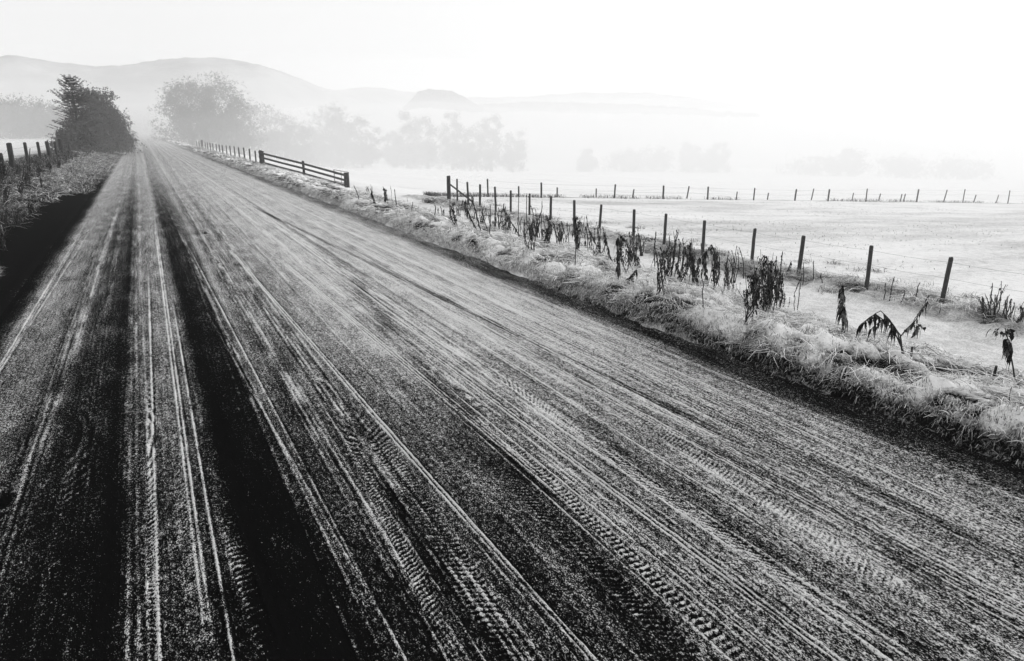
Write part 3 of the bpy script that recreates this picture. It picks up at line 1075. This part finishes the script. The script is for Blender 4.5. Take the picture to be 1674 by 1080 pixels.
WEEDS = [
    # foot px, foot py, top px, top py, kind, label
    (587, 326, 578, 303, 'thin', 'thin dead weed leaning beside the metal gate'),
    (614, 333, 606, 308, 'lean', 'dead weed with leftward drooping head, first of a pair past the gate'),
    (630, 332, 627, 306, 'dense', 'upright leafy dead weed, second of a pair past the gate'),
    (648, 337, 645, 309, 'thin', 'solitary spindly dead weed between the paired weeds and the strainer post'),
    (673, 349, 675, 330, 'thin', 'very short dead weed alone before the field entrance'),
    (710, 352, 711, 335, 'thin', 'short dead weed, left one of two below the strainer post'),
    (722, 350, 720, 337, 'thin', 'stubby dead weed, right one of two below the strainer post'),
    (744, 368, 741, 331, 'dense', 'leafy black weed standing just below the strainer post'),
    (780, 376, 757, 326, 'lean', 'long dead weed leaning left under the strainer brace'),
    (786, 378, 771, 318, 'lean', 'tall dead weed leaning left beside the brace, darker and higher than its neighbour'),
    (797, 378, 787, 345, 'thin', 'short stem at the foot of the tall leaning weed'),
    (815, 377, 812, 345, 'thin', 'thin weed between the fifth and sixth posts from the strainer'),
    (826, 380, 826, 342, 'branched', 'forked dead weed with an arched broken top near the strainer end'),
    (850, 386, 822, 336, 'lean', 'slanting bare weed crossing the forked weed'),
    (848, 388, 848, 305, 'thin', 'tallest spindly weed, rising as high as the fence posts'),
    (862, 386, 861, 316, 'thin', 'second tall spindly weed, right of the tallest one'),
    (878, 388, 878, 341, 'branched', 'small fanned weed before the eighth post from the strainer'),
    (895, 402, 893, 350, 'dense', 'black leafy weed hanging beside the ninth post from the strainer'),
    (915, 400, 914, 364, 'dense', 'stumpy black weed between the ninth and tenth posts from the strainer'),
    (886, 395, 886, 330, 'thin', 'bare upright stalk behind the black weed at the ninth post'),
    (947, 410, 943, 351, 'dense', 'broad black weed touching the post right of the stumpy weed'),
    (961, 412, 959, 352, 'thin', 'straight weed with dark seed head between two leafy black weeds'),
    (982, 418, 974, 355, 'branched', 'fanned weed with curled tips in front of the tenth gap of the fence'),
    (1000, 430, 988, 380, 'lean', 'sloping weed with sparse leaves right of the fanned weed'),
    (1025, 449, 1018, 383, 'dense', 'club shaped black weed standing forward on the grass bank'),
    (1040, 425, 1040, 383, 'thin', 'thin weed behind the club shaped black weed'),
    (1048, 418, 1052, 378, 'branched', 'small branched weed nearest the seventh fence post from the near end'),
    (1076, 458, 1068, 398, 'thin', 'pair of bare grass stalks left of the big bushy weed'),
    (1098, 453, 1101, 372, 'branched', 'big bushy weed with spread seed heads, midway along the verge'),
    (1094, 455, 1090, 405, 'dense', 'black leafy base plant in front of the big bushy weed'),
    (1114, 462, 1112, 418, 'dense', 'low black weed at the right foot of the big bushy weed'),
    (1133, 464, 1127, 394, 'dense', 'tall hooded black weed right of the big bushy weed'),
    (1143, 468, 1131, 412, 'lean', 'bare stalk leaning beside the tall hooded weed'),
    (1155, 445, 1146, 397, 'lean', 'weed with crooked drooping top before the fifth fence post'),
    (1170, 470, 1163, 398, 'dense', 'long narrow black weed right of the fifth fence post'),
    (1196, 462, 1196, 396, 'branched', 'spreading weed with curled arms between the fourth and fifth posts'),
    (1190, 475, 1186, 428, 'dense', 'low black clump below the weed with curled arms'),
    (1215, 455, 1208, 404, 'thin', 'thin curved weed just left of the fourth fence post'),
    (1250, 514, 1247, 414, 'dense', 'largest black weed, a thick column of hanging leaves on the bank'),
    (1262, 512, 1262, 424, 'dense', 'black column of leaves at the right shoulder of the largest weed'),
    (1240, 508, 1236, 436, 'dense', 'black weed at the left shoulder of the largest weed'),
    (1275, 506, 1272, 440, 'dense', 'narrow pointed black weed right of the largest weed'),
    (1303, 512, 1311, 446, 'thin', 'thin stalks standing apart right of the largest weed'),
    (1312, 466, 1312, 430, 'thin', 'thin weed at the foot of the third fence post'),
    (1285, 447, 1294, 427, 'lean', 'small slanting weed left of the third fence post'),
    (1330, 457, 1330, 426, 'thin', 'small spiky weed right of the third fence post'),
    (1345, 462, 1342, 446, 'thin', 'tiny weed in the tussocks between the second and third posts'),
    (1380, 546, 1377, 463, 'cone', 'lone hooded black weed tapering to a sharp tip on the frosted strip'),
    (1476, 578, 1440, 508, 'arch', 'bent over weed with curtains of dead leaves on the frosted strip'),
    (1470, 553, 1517, 492, 'lean', 'weed leaning far to the right over the frosted strip'),
    (1490, 552, 1503, 530, 'umbrella', 'short side sprig with two dangling leaves by the leaning weed'),
    (1445, 490, 1447, 463, 'thin', 'short pointed weed just right of the second fence post'),
    (1454, 492, 1462, 452, 'thin', 'taller pointed weed between the first two fence posts'),
    (1473, 496, 1479, 474, 'thin', 'stunted weed midway between the first two fence posts'),
    (1496, 495, 1503, 461, 'thin', 'slim weed a little left of the first fence post'),
    (1512, 500, 1518, 482, 'thin', 'tiny weed close to the foot of the first fence post'),
    (1625, 522, 1632, 458, 'branched', 'large twiggy weed bush right of the first fence post'),
    (1612, 520, 1604, 478, 'branched', 'left part of the weed thicket past the first post'),
    (1645, 522, 1650, 478, 'branched', 'right part of the weed thicket past the first post'),
    (1662, 528, 1668, 500, 'dense', 'low dark weed at the edge of the thicket past the first post'),
    (1662, 630, 1643, 536, 'umbrella', 'dead weed with drooping umbrella head on a bare stalk, nearest the road'),
    (1620, 500, 1622, 462, 'thin', 'tall sprig at the back of the weed thicket'),
    (1235, 482, 1221, 455, 'thin', 'small stalk behind the left shoulder of the largest weed'),
    (1020, 460, 1040, 440, 'lean', 'low bent stem lying toward the right beside the club shaped weed'),
    (765, 352, 772, 333, 'thin', 'short twig under the upper end of the strainer brace'),
]
for w in WEEDS:
    weed(*w)
protos = []
for k in range(7):
    n0 = len(bpy.data.objects)
    q_ = weed(800 + 70 * k, 386 + 24 * k, 801 + 70 * k, 386 + 24 * k - (52 + 7 * k if k < 6 else 60), ('thin', 'branched', 'thin', 'lean', 'branched', 'thin', 'dense')[k],
              'slender dead stalk among the taller black weeds on the right verge', group='slender stalks between the black weeds')
    protos.append(q_)
KINDW = ['spindly', 'forked', 'upright', 'leaning', 'branching', 'thread-like', 'leafy']
ORD = ['near edge', 'first', 'second', 'third', 'fourth', 'fifth', 'sixth', 'seventh', 'eighth', 'ninth', 'tenth', 'eleventh', 'twelfth',
       'thirteenth', 'fourteenth', 'fifteenth', 'sixteenth', 'strainer']
used = set()
POSTPX = [1745] + [q_[0] for q_ in near]
def seen_px(x, y, z):
    v = np.array([x, y, z - CAM_H]); return 837 + 1100 * (v @ _rt) / (v @ _fw)
def gap_phrase(px):
    i = sum(1 for q_ in POSTPX[1:] if q_ > px)
    if i == 0: return 'between the first fence post and the picture edge'
    if i >= 17: return 'beyond the strainer post'
    if i == 16: return 'beside the strainer post'
    return 'before the gap of the %s and %s fence posts' % (ORD[i], ORD[i + 1])
for k, q_ in enumerate(protos):
    gph = gap_phrase(seen_px(*q_.location)); used.add((gph, k))
    q_['label'] = '%s dead stalk among black weeds %s' % (KINDW[k], gph)
for k in range(300):
    kk_ = k % 7
    src = protos[kk_]
    y = 4.5 + 27 * random.random() ** 1.2
    x = random.gauss(8.5, .45)
    if y < 7 and x > 8.4: x = 8.0
    z = float(ground_z(x, y))
    gph = gap_phrase(seen_px(x, y, z))
    if (gph, kk_) in used or seen_px(x, y, z) > 1310: continue
    used.add((gph, kk_))
    c = src.copy(); COL.objects.link(c)
    c['label'] = '%s dead stalk among black weeds %s' % (KINDW[kk_], gph)
    c.location = (x, y, z - .02); c.rotation_euler.z = random.uniform(0, 6.28)
    sc_ = random.uniform(.6, 1.25); c.scale = (sc_, sc_, sc_ * random.uniform(.8, 1.2))
    for ch in src.children:
        d_ = ch.copy(); COL.objects.link(d_); d_.parent = c
# left bank
LW = [(4, 300, 3, 254, 'dense', 'tall black weed by the fence post at the very left edge'),
      (26, 290, 27, 268, 'dense', 'black weed smothering the foot of the stoutest left post'),
      (50, 292, 49, 242, 'thin', 'frosted forked stalk between the second and third left posts'),
      (62, 290, 64, 270, 'dense', 'dark bramble clump under the third left post'),
      (82, 282, 81, 264, 'dense', 'dark weed at the foot of the fourth left post'),
      (97, 277, 96, 262, 'branched', 'dark brambles in front of the capped left post'),
      (10, 335, 12, 300, 'branched', 'black bramble at the left edge below the fence'),
      (34, 320, 36, 292, 'branched', 'tangled weed on the left bank below the stout post'),
      (70, 310, 66, 290, 'lean', 'leaning weed on the left bank slope'),
      (46, 306, 44, 276, 'branched', 'tangle of black brambles between the stout post and the next one'),
      (8, 372, 10, 335, 'branched', 'frosted twiggy weed low on the left bank'),
      (30, 368, 27, 340, 'branched', 'second frosted twiggy weed low on the left bank'),
      (52, 352, 50, 326, 'branched', 'sparse frosted twigs nearest the road on the left bank'),
      (5, 410, 4, 372, 'branched', 'near black weed at the left edge beside the dark shoulder')]
for w in LW:
    weed(*w)

# broken stakes on the frosted strip
def stake(px0, py0, px1, py1, label):
    d = sight(px0, py0)
    t = np.linspace(3, 30, 3000); Q = np.array([0, 0, CAM_H]) + d[None] * t[:, None]
    gz = ground_z(Q[:, 0], Q[:, 1]); k = np.where((Q[:, 2] < gz) & (Q[:, 0] > 5.5))[0][0]
    B = Q[k]; T = at_dist(px1, py1, math.hypot(B[0], B[1]))
    m = MB(); m.tube([(0, 0, -.1), tuple((T - B) * .5), tuple(T - B)], [.013, .012, .011], 6)
    o = link('stick', m.mesh('stick'), M_STEM); o.location = B
    o['label'] = label; o['category'] = 'stick'
stake(1623, 622, 1629, 598, 'short dark stick poking up near the umbrella shaped weed')
stake(1490, 582, 1491, 567, 'broken stalk stump on the frosted strip right of the bent weed')


# ------------------------------------------------------------------ trees
def tree_meshes(h, cr, seed, crown_base=.25, dens=1.0, leaf=.16, spread=1.0, levels=3, flat=1.0):
    """tapered trunk with limbs, crown of leaf sprays; returns (trunk_mesh, crown_mesh)"""
    r = np.random.default_rng(seed)
    wood = MB(); tips = []

    def grow(p, d, L, rad, lev):
        n = 4
        pts = [p]
        q = p.copy(); dd = d.copy()
        for i in range(n):
            dd = dd + r.normal(0, .13, 3) + np.array([0, 0, .05])
            dd /= np.linalg.norm(dd)
            q = q + dd * L / n
            pts.append(q.copy())
        wood.tube(pts, np.linspace(rad, rad * .45, n + 1), 5 if lev < 2 else 3, False)
        if lev >= levels:
            tips.extend(pts[1:])
            return
        nb = int(r.integers(3, 6))
        for b in range(nb):
            t = r.uniform(.35, 1.0)
            k = min(int(t * n), n - 1)
            s = pts[k] + (pts[k + 1] - pts[k]) * (t * n - k)
            a = r.uniform(0, 6.28)
            nd = dd * .6 + np.array([math.cos(a), math.sin(a), r.uniform(-.1, .55)]) * .85 * spread
            nd /= np.linalg.norm(nd)
            grow(s, nd, L * r.uniform(.5, .75), rad * .5, lev + 1)

    tr = h * .022 + .03
    trunk_h = h * (crown_base + .15)
    pts = [np.array([0, 0, -.4])]
    for i in range(5):
        pts.append(np.array([r.normal(0, .012 * h), r.normal(0, .012 * h), trunk_h * (i + 1) / 5]))
    wood.tube(pts, np.linspace(tr * 1.25, tr * .75, 6), 8, False)
    nl = 9
    for b in range(nl):
        t = r.uniform(.5, 1.0)
        s = pts[0] + (pts[-1] - pts[0]) * t
        a = b * 2.4 + r.uniform(-.4, .4)
        el = r.uniform(.15, 1.2)
        d = np.array([math.cos(a) * math.cos(el), math.sin(a) * math.cos(el), math.sin(el)])
        grow(s, d, (cr * .62 if el < .7 else h * .30) * r.uniform(.8, 1.1), tr * .5, 1)
    tips = np.array(tips)
    # keep tips inside crown ellipsoid with a ragged rim
    c = np.array([0, 0, h * (crown_base + 1) / 2]); ax = np.array([cr, cr, h * (1 - crown_base) / 2 * flat])
    sc_ = tips - c
    e = np.sqrt(((sc_ / ax) ** 2).sum(1))
    lim = .95 + .15 * r.random(len(tips))
    f = np.where(e > lim, lim / e, 1)[:, None]
    tips = c + sc_ * f
    # clumps filling the volume unevenly
    extra = []
    ncl = int(26 * dens)
    for k in range(ncl):
        v = r.normal(0, 1, 3); v /= np.linalg.norm(v)
        rad_ = r.uniform(.45, .92)
        cc = c + v * ax * rad_
        s_ = r.uniform(.10, .22) * cr
        extra.append(cc + r.normal(0, 1, (60, 3)) * s_ * np.array([1, 1, .75]))
    if crown_base < .1:                      # low skirt of undergrowth and hanging twigs
        for k in range(int(24 * dens)):
            a = r.uniform(0, 6.28); q = cr * r.uniform(.2, 1.15)
            cc = np.array([math.cos(a) * q, math.sin(a) * q, h * r.uniform(.04, .32)])
            extra.append(cc + r.normal(0, 1, (30, 3)) * cr * .16)
    pts_ = np.vstack([tips] + extra)
    pts_ = pts_[pts_[:, 2] > h * crown_base * .45]
    nleaf = int(14000 * dens)
    idx = r.integers(0, len(pts_), nleaf)
    ctr = pts_[idx] + r.normal(0, leaf * 1.1, (nleaf, 3))
    u = r.normal(0, 1, (nleaf, 3)); u /= np.linalg.norm(u, axis=1)[:, None]
    w = np.cross(u, r.normal(0, 1, (nleaf, 3))); w /= np.linalg.norm(w, axis=1)[:, None]
    sz = leaf * r.uniform(.5, 1.2, nleaf)[:, None]
    V = np.stack([ctr - u * sz, ctr + w * sz * .45, ctr + u * sz, ctr - w * sz * .45], 1).reshape(-1, 3)
    F = np.arange(nleaf * 4).reshape(-1, 4)
    return wood.mesh('trunk', True), mesh_np('crown', V, F)


def spruce_meshes(h, br, seed):
    r = np.random.default_rng(seed)
    wood = MB(); V = []; F = []
    wood.tube([(0, 0, -.3), (0, 0, h * .5), (.05, 0, h)], [h * .02, h * .012, .01], 7, False)
    z = h * .04
    while z < h * .985:
        t = z / h
        L = br * (1 - t) ** .6 * r.uniform(.6, 1.15) + .12
        nb = int(r.integers(6, 9))
        a0 = r.uniform(0, 6.28)
        for b in range(nb):
            a = a0 + b * 6.283 / nb + r.normal(0, .15)
            Lb = L * r.uniform(.7, 1.15)
            P_ = [np.array([0, 0, z])]
            for s in (.33, .66, 1.0):
                P_.append(np.array([math.cos(a) * Lb * s, math.sin(a) * Lb * s, z + Lb * (.30 * s + (.35 if t > .6 else .05) * s * s)]))
            wood.tube(P_, [.015, .01, .007, .003], 3, False)
            P_ = np.array(P_)
            ns = int(14 + Lb * 34)
            for q in range(ns):
                s = r.uniform(.15, 1.0) * 3; i = min(int(s), 2)
                c = P_[i] + (P_[i + 1] - P_[i]) * (s - i)
                an = a + r.choice((-1, 1)) * r.uniform(.3, 1.2)
                l = r.uniform(.10, .26) * (1.25 - .5 * s / 3)
                d = np.array([math.cos(an), math.sin(an), r.uniform(-.35, .3)]) * l
                n_ = np.array([-math.sin(an), math.cos(an), r.uniform(-.6, .6)]) * l * .22
                o = len(V)
                V.extend([c, c + d * .5 + n_, c + d, c + d * .5 - n_]); F.append((o, o + 1, o + 2, o + 3))
        z += r.uniform(.16, .26)
    return wood.mesh('trunk', True), mesh_np('crown', np.array(V), np.array(F))


def place_tree(meshes, x, y, label, name='deciduous_tree', group=None, cat='tree', rot=0.0, scale=(1, 1, 1), crown_m=M_CROWN):
    z = float(ground_z(x, y)) if not isinstance(x, tuple) else 0
    o = thing(name, label, cat, (x, y, z), group)
    o.rotation_euler.z = rot; o.scale = scale
    link('trunk', meshes[0], M_BARK, o)
    link('crown', meshes[1], crown_m, o)
    return o


# left group beside the road
def roadside(px, toprow, y, width_px, fn, label, **kw):
    T = at_y(px, toprow, y)
    h = T[2] - float(ground_z(T[0], T[1]))
    return place_tree(fn(h, width_px / 1100.0 * y * .85 / 2), T[0], T[1], label, **kw)


roadside(113, 124, 68, 66, lambda h, c: spruce_meshes(h, c * 1.35, 3), 'dark young spruce at the left roadside, pointed top above its neighbour', name='spruce_tree', crown_m=M_SPRUCE)
roadside(146, 129, 78, 84, lambda h, c: tree_meshes(h, c, 5, .03, 1.8, .11), 'dark rounded leafy tree merged with the spruce at the left roadside', crown_m=M_SPRUCE)
roadside(163, 158, 90, 58, lambda h, c: tree_meshes(h, c, 6, .02, 1.4, .12), 'rounded tree behind the spruce, leaning out over the left verge', crown_m=M_CROWN)
roadside(178, 188, 104, 40, lambda h, c: tree_meshes(h, c, 8, .02, 1.1, .14), 'lower hazy tree farthest along the left roadside group', crown_m=M_CROWN)
bm1 = tree_meshes(2.2, 1.5, 9, .0, .5, .12, levels=2)
for k, (x, y) in enumerate([(-4.8, 67), (-4.3, 76), (-4.0, 90)]):
    place_tree(bm1, x, y, ('twiggy bush at the foot of the roadside spruce', 'low bush under the rounded tree at the left roadside', 'farthest low bush on the left verge under the hazy trees')[k],
               'bush', cat='bush', rot=k * 2.0, crown_m=M_BUSH)


def misty(px, toprow, dist, width_px, seed, label, leaf=None, base=.12, dens=1.0, name='deciduous_tree', flat=1.0):
    T = at_dist(px, toprow, dist)
    gz = float(ground_z(T[0], T[1]))
    h = T[2] - gz
    cr = width_px / 1100.0 * dist / 2
    me = tree_meshes(h, cr, seed, base, dens, leaf or max(.14, dist * .0011))
    return place_tree(me, T[0], T[1], label, name, 'trees fading into the mist', rot=seed)


misty(302, 121, 180, 82, 21, 'tall ragged tree right of the road end, left crown of the big pair', dens=1.7, base=.06)
misty(348, 117, 176, 96, 22, 'largest misty tree with domed crown, right crown of the big pair', dens=2.0, base=.06)
misty(385, 165, 185, 60, 23, 'smaller tree tucked under the right side of the domed tree', dens=1.0, base=.05)
misty(428, 162, 225, 80, 24, 'misty tree with sloping crown next after the big pair', dens=1.2, base=.05)
misty(478, 186, 235, 60, 25, 'lower misty tree at the right end of the sloping crowns', dens=1.0, base=.03)
misty(545, 163, 270, 72, 26, 'round crowned misty tree above the rail fence', dens=1.3, base=.05)
misty(588, 186, 275, 66, 27, 'lower misty tree at the right shoulder of the round crowned one', dens=1.1, base=.03)
misty(515, 200, 268, 50, 28, 'small misty tree at the left shoulder of the round crowned one', dens=.9, base=.03)
misty(662, 172, 330, 50, 29, 'narrow misty tree with pointed top, first of the faint row', dens=1.0, base=.05)
misty(695, 188, 340, 56, 30, 'squat faint tree beside the narrow pointed one', dens=1.0, base=.03)
misty(738, 168, 350, 42, 31, 'faint slender tree in the middle of the faint row', dens=.9, base=.08)
misty(768, 196, 350, 46, 32, 'low faint tree filling the gap in the faint row', dens=.8, base=.03)
misty(802, 172, 360, 44, 33, 'faint slender tree above the strainer post', dens=.9, base=.08)
misty(838, 200, 365, 46, 34, 'last low tree of the faint row, right of the slender one', dens=.8, base=.03)
misty(640, 205, 330, 40, 35, 'low bushy faint tree at the left end of the faint row', dens=.8, base=.02)
# left background
misty(20, 152, 200, 110, 36, 'broad grey tree behind the left fence at the picture edge', dens=1.4, base=.03)
misty(70, 172, 215, 90, 37, 'lower grey tree between the edge tree and the roadside spruce', dens=1.2, base=.02)
misty(-60, 145, 205, 110, 38, 'grey tree beyond the left picture edge, behind the fence', dens=1.0, base=.03)
# very faint trees far out over the field
for k, (px, tr_, d, w_, lb) in enumerate([
        (1022, 246, 470, 60, 'barely visible rounded tree left of the twin spires'),
        (1072, 240, 480, 60, 'barely visible bushy tree at the left of the spired clump'),
        (1130, 214, 480, 30, 'barely visible slender spire, left one of two'),
        (1178, 220, 485, 30, 'barely visible slender spire, right one of two'),
        (1152, 244, 485, 70, 'barely visible bushy mass below the two spires'),
        (1335, 258, 480, 90, 'barely visible low wide tree left of the lone domed tree'),
        (1396, 230, 480, 42, 'lone domed tree, barely visible far out in the right mist'),
        (1470, 258, 490, 80, 'barely visible low tree right of the lone domed tree'),
        (1570, 262, 500, 80, 'faintest low tree near the right edge of the mist'),
        (960, 238, 440, 30, 'faint thin tree between the faint row and the rounded tree')]):
    misty(px, tr_, d, w_, 50 + k, lb, dens=.6, base=.05, leaf=.55)


# ------------------------------------------------------------------ hills
def ridge(name, rows, dist, depth, mat, bumpy, seed):
    """a hill: crest follows measured heights; slopes away on both sides"""
    pxs = np.array([r_[0] for r_ in rows], float); pys = np.array([r_[1] for r_ in rows], float)
    px = np.linspace(pxs[0], pxs[-1], 260)
    py = np.interp(px, pxs, pys)
    crest = np.array([at_dist(a, b, dist) for a, b in zip(px, py)])
    dirs = crest[:, :2] / np.linalg.norm(crest[:, :2], axis=1)[:, None]
    ts = np.concatenate([np.linspace(-1, 0, 18), np.linspace(.06, 1, 12)])
    V = []
    for j, t in enumerate(ts):
        R = t * depth
        prof = math.exp(-(t * 1.9) ** 2)
        xy = crest[:, :2] + dirs * R
        zb = -45.0
        rel = crest[:, 2] - zb
        n_ = bumpy * (fbm(xy[:, 0] * .05, xy[:, 1] * .05, seed, 3) + .6 * vnoise(xy[:, 0] * .3, xy[:, 1] * .3, seed + 3))
        V.append(np.stack([xy[:, 0], xy[:, 1], zb + rel * prof + n_ * prof], -1))
    V = np.array(V).reshape(-1, 3)
    nx = len(px); i = np.arange(nx - 1)[None, :] + nx * np.arange(len(ts) - 1)[:, None]
    F = np.stack([i, i + 1, i + 1 + nx, i + nx], -1).reshape(-1, 4)
    o = link(name, mesh_np(name, V, F, True), mat)
    o['kind'] = 'structure'
    return o


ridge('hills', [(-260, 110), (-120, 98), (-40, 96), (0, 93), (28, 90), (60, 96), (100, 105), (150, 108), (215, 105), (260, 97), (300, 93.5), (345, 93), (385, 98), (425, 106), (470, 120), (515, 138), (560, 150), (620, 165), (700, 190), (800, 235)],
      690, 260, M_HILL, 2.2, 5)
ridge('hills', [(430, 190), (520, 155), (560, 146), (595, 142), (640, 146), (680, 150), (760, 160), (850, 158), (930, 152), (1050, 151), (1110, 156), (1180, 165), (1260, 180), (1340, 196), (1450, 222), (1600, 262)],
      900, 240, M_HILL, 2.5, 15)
# wooded knoll and hedge line in front of the far ridge
def wood(name, px0, px1, prof, dist, seed, n, leaf):
    r = np.random.default_rng(seed)
    px = r.uniform(px0, px1, n)
    top = np.interp(px, [p_[0] for p_ in prof], [p_[1] for p_ in prof])
    bot = np.interp(px, [p_[0] for p_ in prof], [p_[2] for p_ in prof])
    lump = 5 * fbm(px * .12, px * 0, seed, 3)
    py = top + (bot - top) * r.random(n) ** 1.3 + lump * .5
    dd = dist + r.uniform(-18, 18, n)
    C_ = np.array([at_dist(a, b, c) for a, b, c in zip(px, py, dd)])
    u = r.normal(0, 1, (n, 3)); u /= np.linalg.norm(u, axis=1)[:, None]
    w = np.cross(u, r.normal(0, 1, (n, 3))); w /= np.linalg.norm(w, axis=1)[:, None]
    s = leaf * r.uniform(.5, 1.2, n)[:, None]
    V = np.stack([C_ - u * s, C_ + w * s * .6, C_ + u * s, C_ - w * s * .6], 1).reshape(-1, 3)
    o = link(name, mesh_np(name, V, np.arange(n * 4).reshape(-1, 4)), M_WOOD)
    o['kind'] = 'stuff'
wood('treeline', 660, 790, [(660, 176, 178), (676, 160, 176), (684, 151, 175), (695, 148, 175), (715, 147, 176), (738, 149, 178), (752, 156, 180), (764, 163, 181), (790, 176, 180)], 520, 71, 14000, 1.1)
wood('treeline', 765, 1240, [(765, 176, 182), (800, 170, 183), (860, 167, 180), (900, 167, 182), (1000, 170, 184), (1120, 177, 186), (1240, 188, 190)], 560, 72, 16000, 1.2)

# ------------------------------------------------------------------ air
def box(name, lo, hi, mat):
    m = MB()
    v = [(x, y, z) for x in (lo[0], hi[0]) for y in (lo[1], hi[1]) for z in (lo[2], hi[2])]
    m.add(v, [(0, 1, 3, 2), (4, 6, 7, 5), (0, 4, 5, 1), (2, 3, 7, 6), (0, 2, 6, 4), (1, 5, 7, 3)])
    o = link(name, outward(m.mesh(name)), mat)
    o['kind'] = 'stuff'
    return o


box('haze', (-1400, -60, -75), (2000, 1700, 96), volume_mat('haze_air', .0010, .25))

# ground mist filling the low pasture: a closed bank with a long soft front slope
def mist(name, density, s0, ztop, rise, az_deg, seed, lat=700, s1=640):
    a = math.radians(az_deg)
    f = np.array([math.sin(a), math.cos(a)]); l = np.array([math.cos(a), -math.sin(a)])
    S = np.concatenate([[0, 4, 9, 16, 25, 36, 50, 66, 85, 110, 140], np.linspace(180, s1 - s0, 12)]) 
    Lt = np.linspace(-lat, lat, 57)
    Sg, Lg_ = np.meshgrid(S, Lt)
    X = f[0] * (Sg + s0) + l[0] * Lg_; Y = f[1] * (Sg + s0) + l[1] * Lg_
    tz = -6 + (ztop + 6) * (1 - np.exp(-Sg / rise)) + 5 * fbm(X * .012, Y * .012, seed, 3) * sstep(0, 60, Sg)
    edge = sstep(0, min(120, lat * .6), lat - np.abs(Lg_)) * sstep(0, 100, (s1 - s0) - Sg)
    tz = -72 + (tz + 72) * edge
    nx = len(S); ny = len(Lt)
    top = np.stack([X, Y, tz], -1).reshape(-1, 3)
    bot = np.stack([X, Y, np.full(X.shape, -73.0)], -1).reshape(-1, 3)
    V = np.vstack([top, bot]); o = len(top)
    F = []
    for j in range(ny - 1):
        for i in range(nx - 1):
            q = j * nx + i
            F.append((q, q + 1, q + 1 + nx, q + nx)); F.append((o + q, o + q + nx, o + q + 1 + nx, o + q + 1))
    for i in range(nx - 1):
        F.append((i, o + i, o + i + 1, i + 1)); q = (ny - 1) * nx + i; F.append((q, q + 1, o + q + 1, o + q))
    for j in range(ny - 1):
        q = j * nx; F.append((q, q + nx, o + q + nx, o + q)); q = j * nx + nx - 1; F.append((q, o + q, o + q + nx, q + nx))
    ob = link(name, outward(mesh_np(name, V, F)), volume_mat(name, density, .12))
    ob['kind'] = 'stuff'


mist('mist', .0046, 34, 18, 50, 15, 101)
mist('mist', .0034, 84, 9, 45, 2, 105, 95, 330)
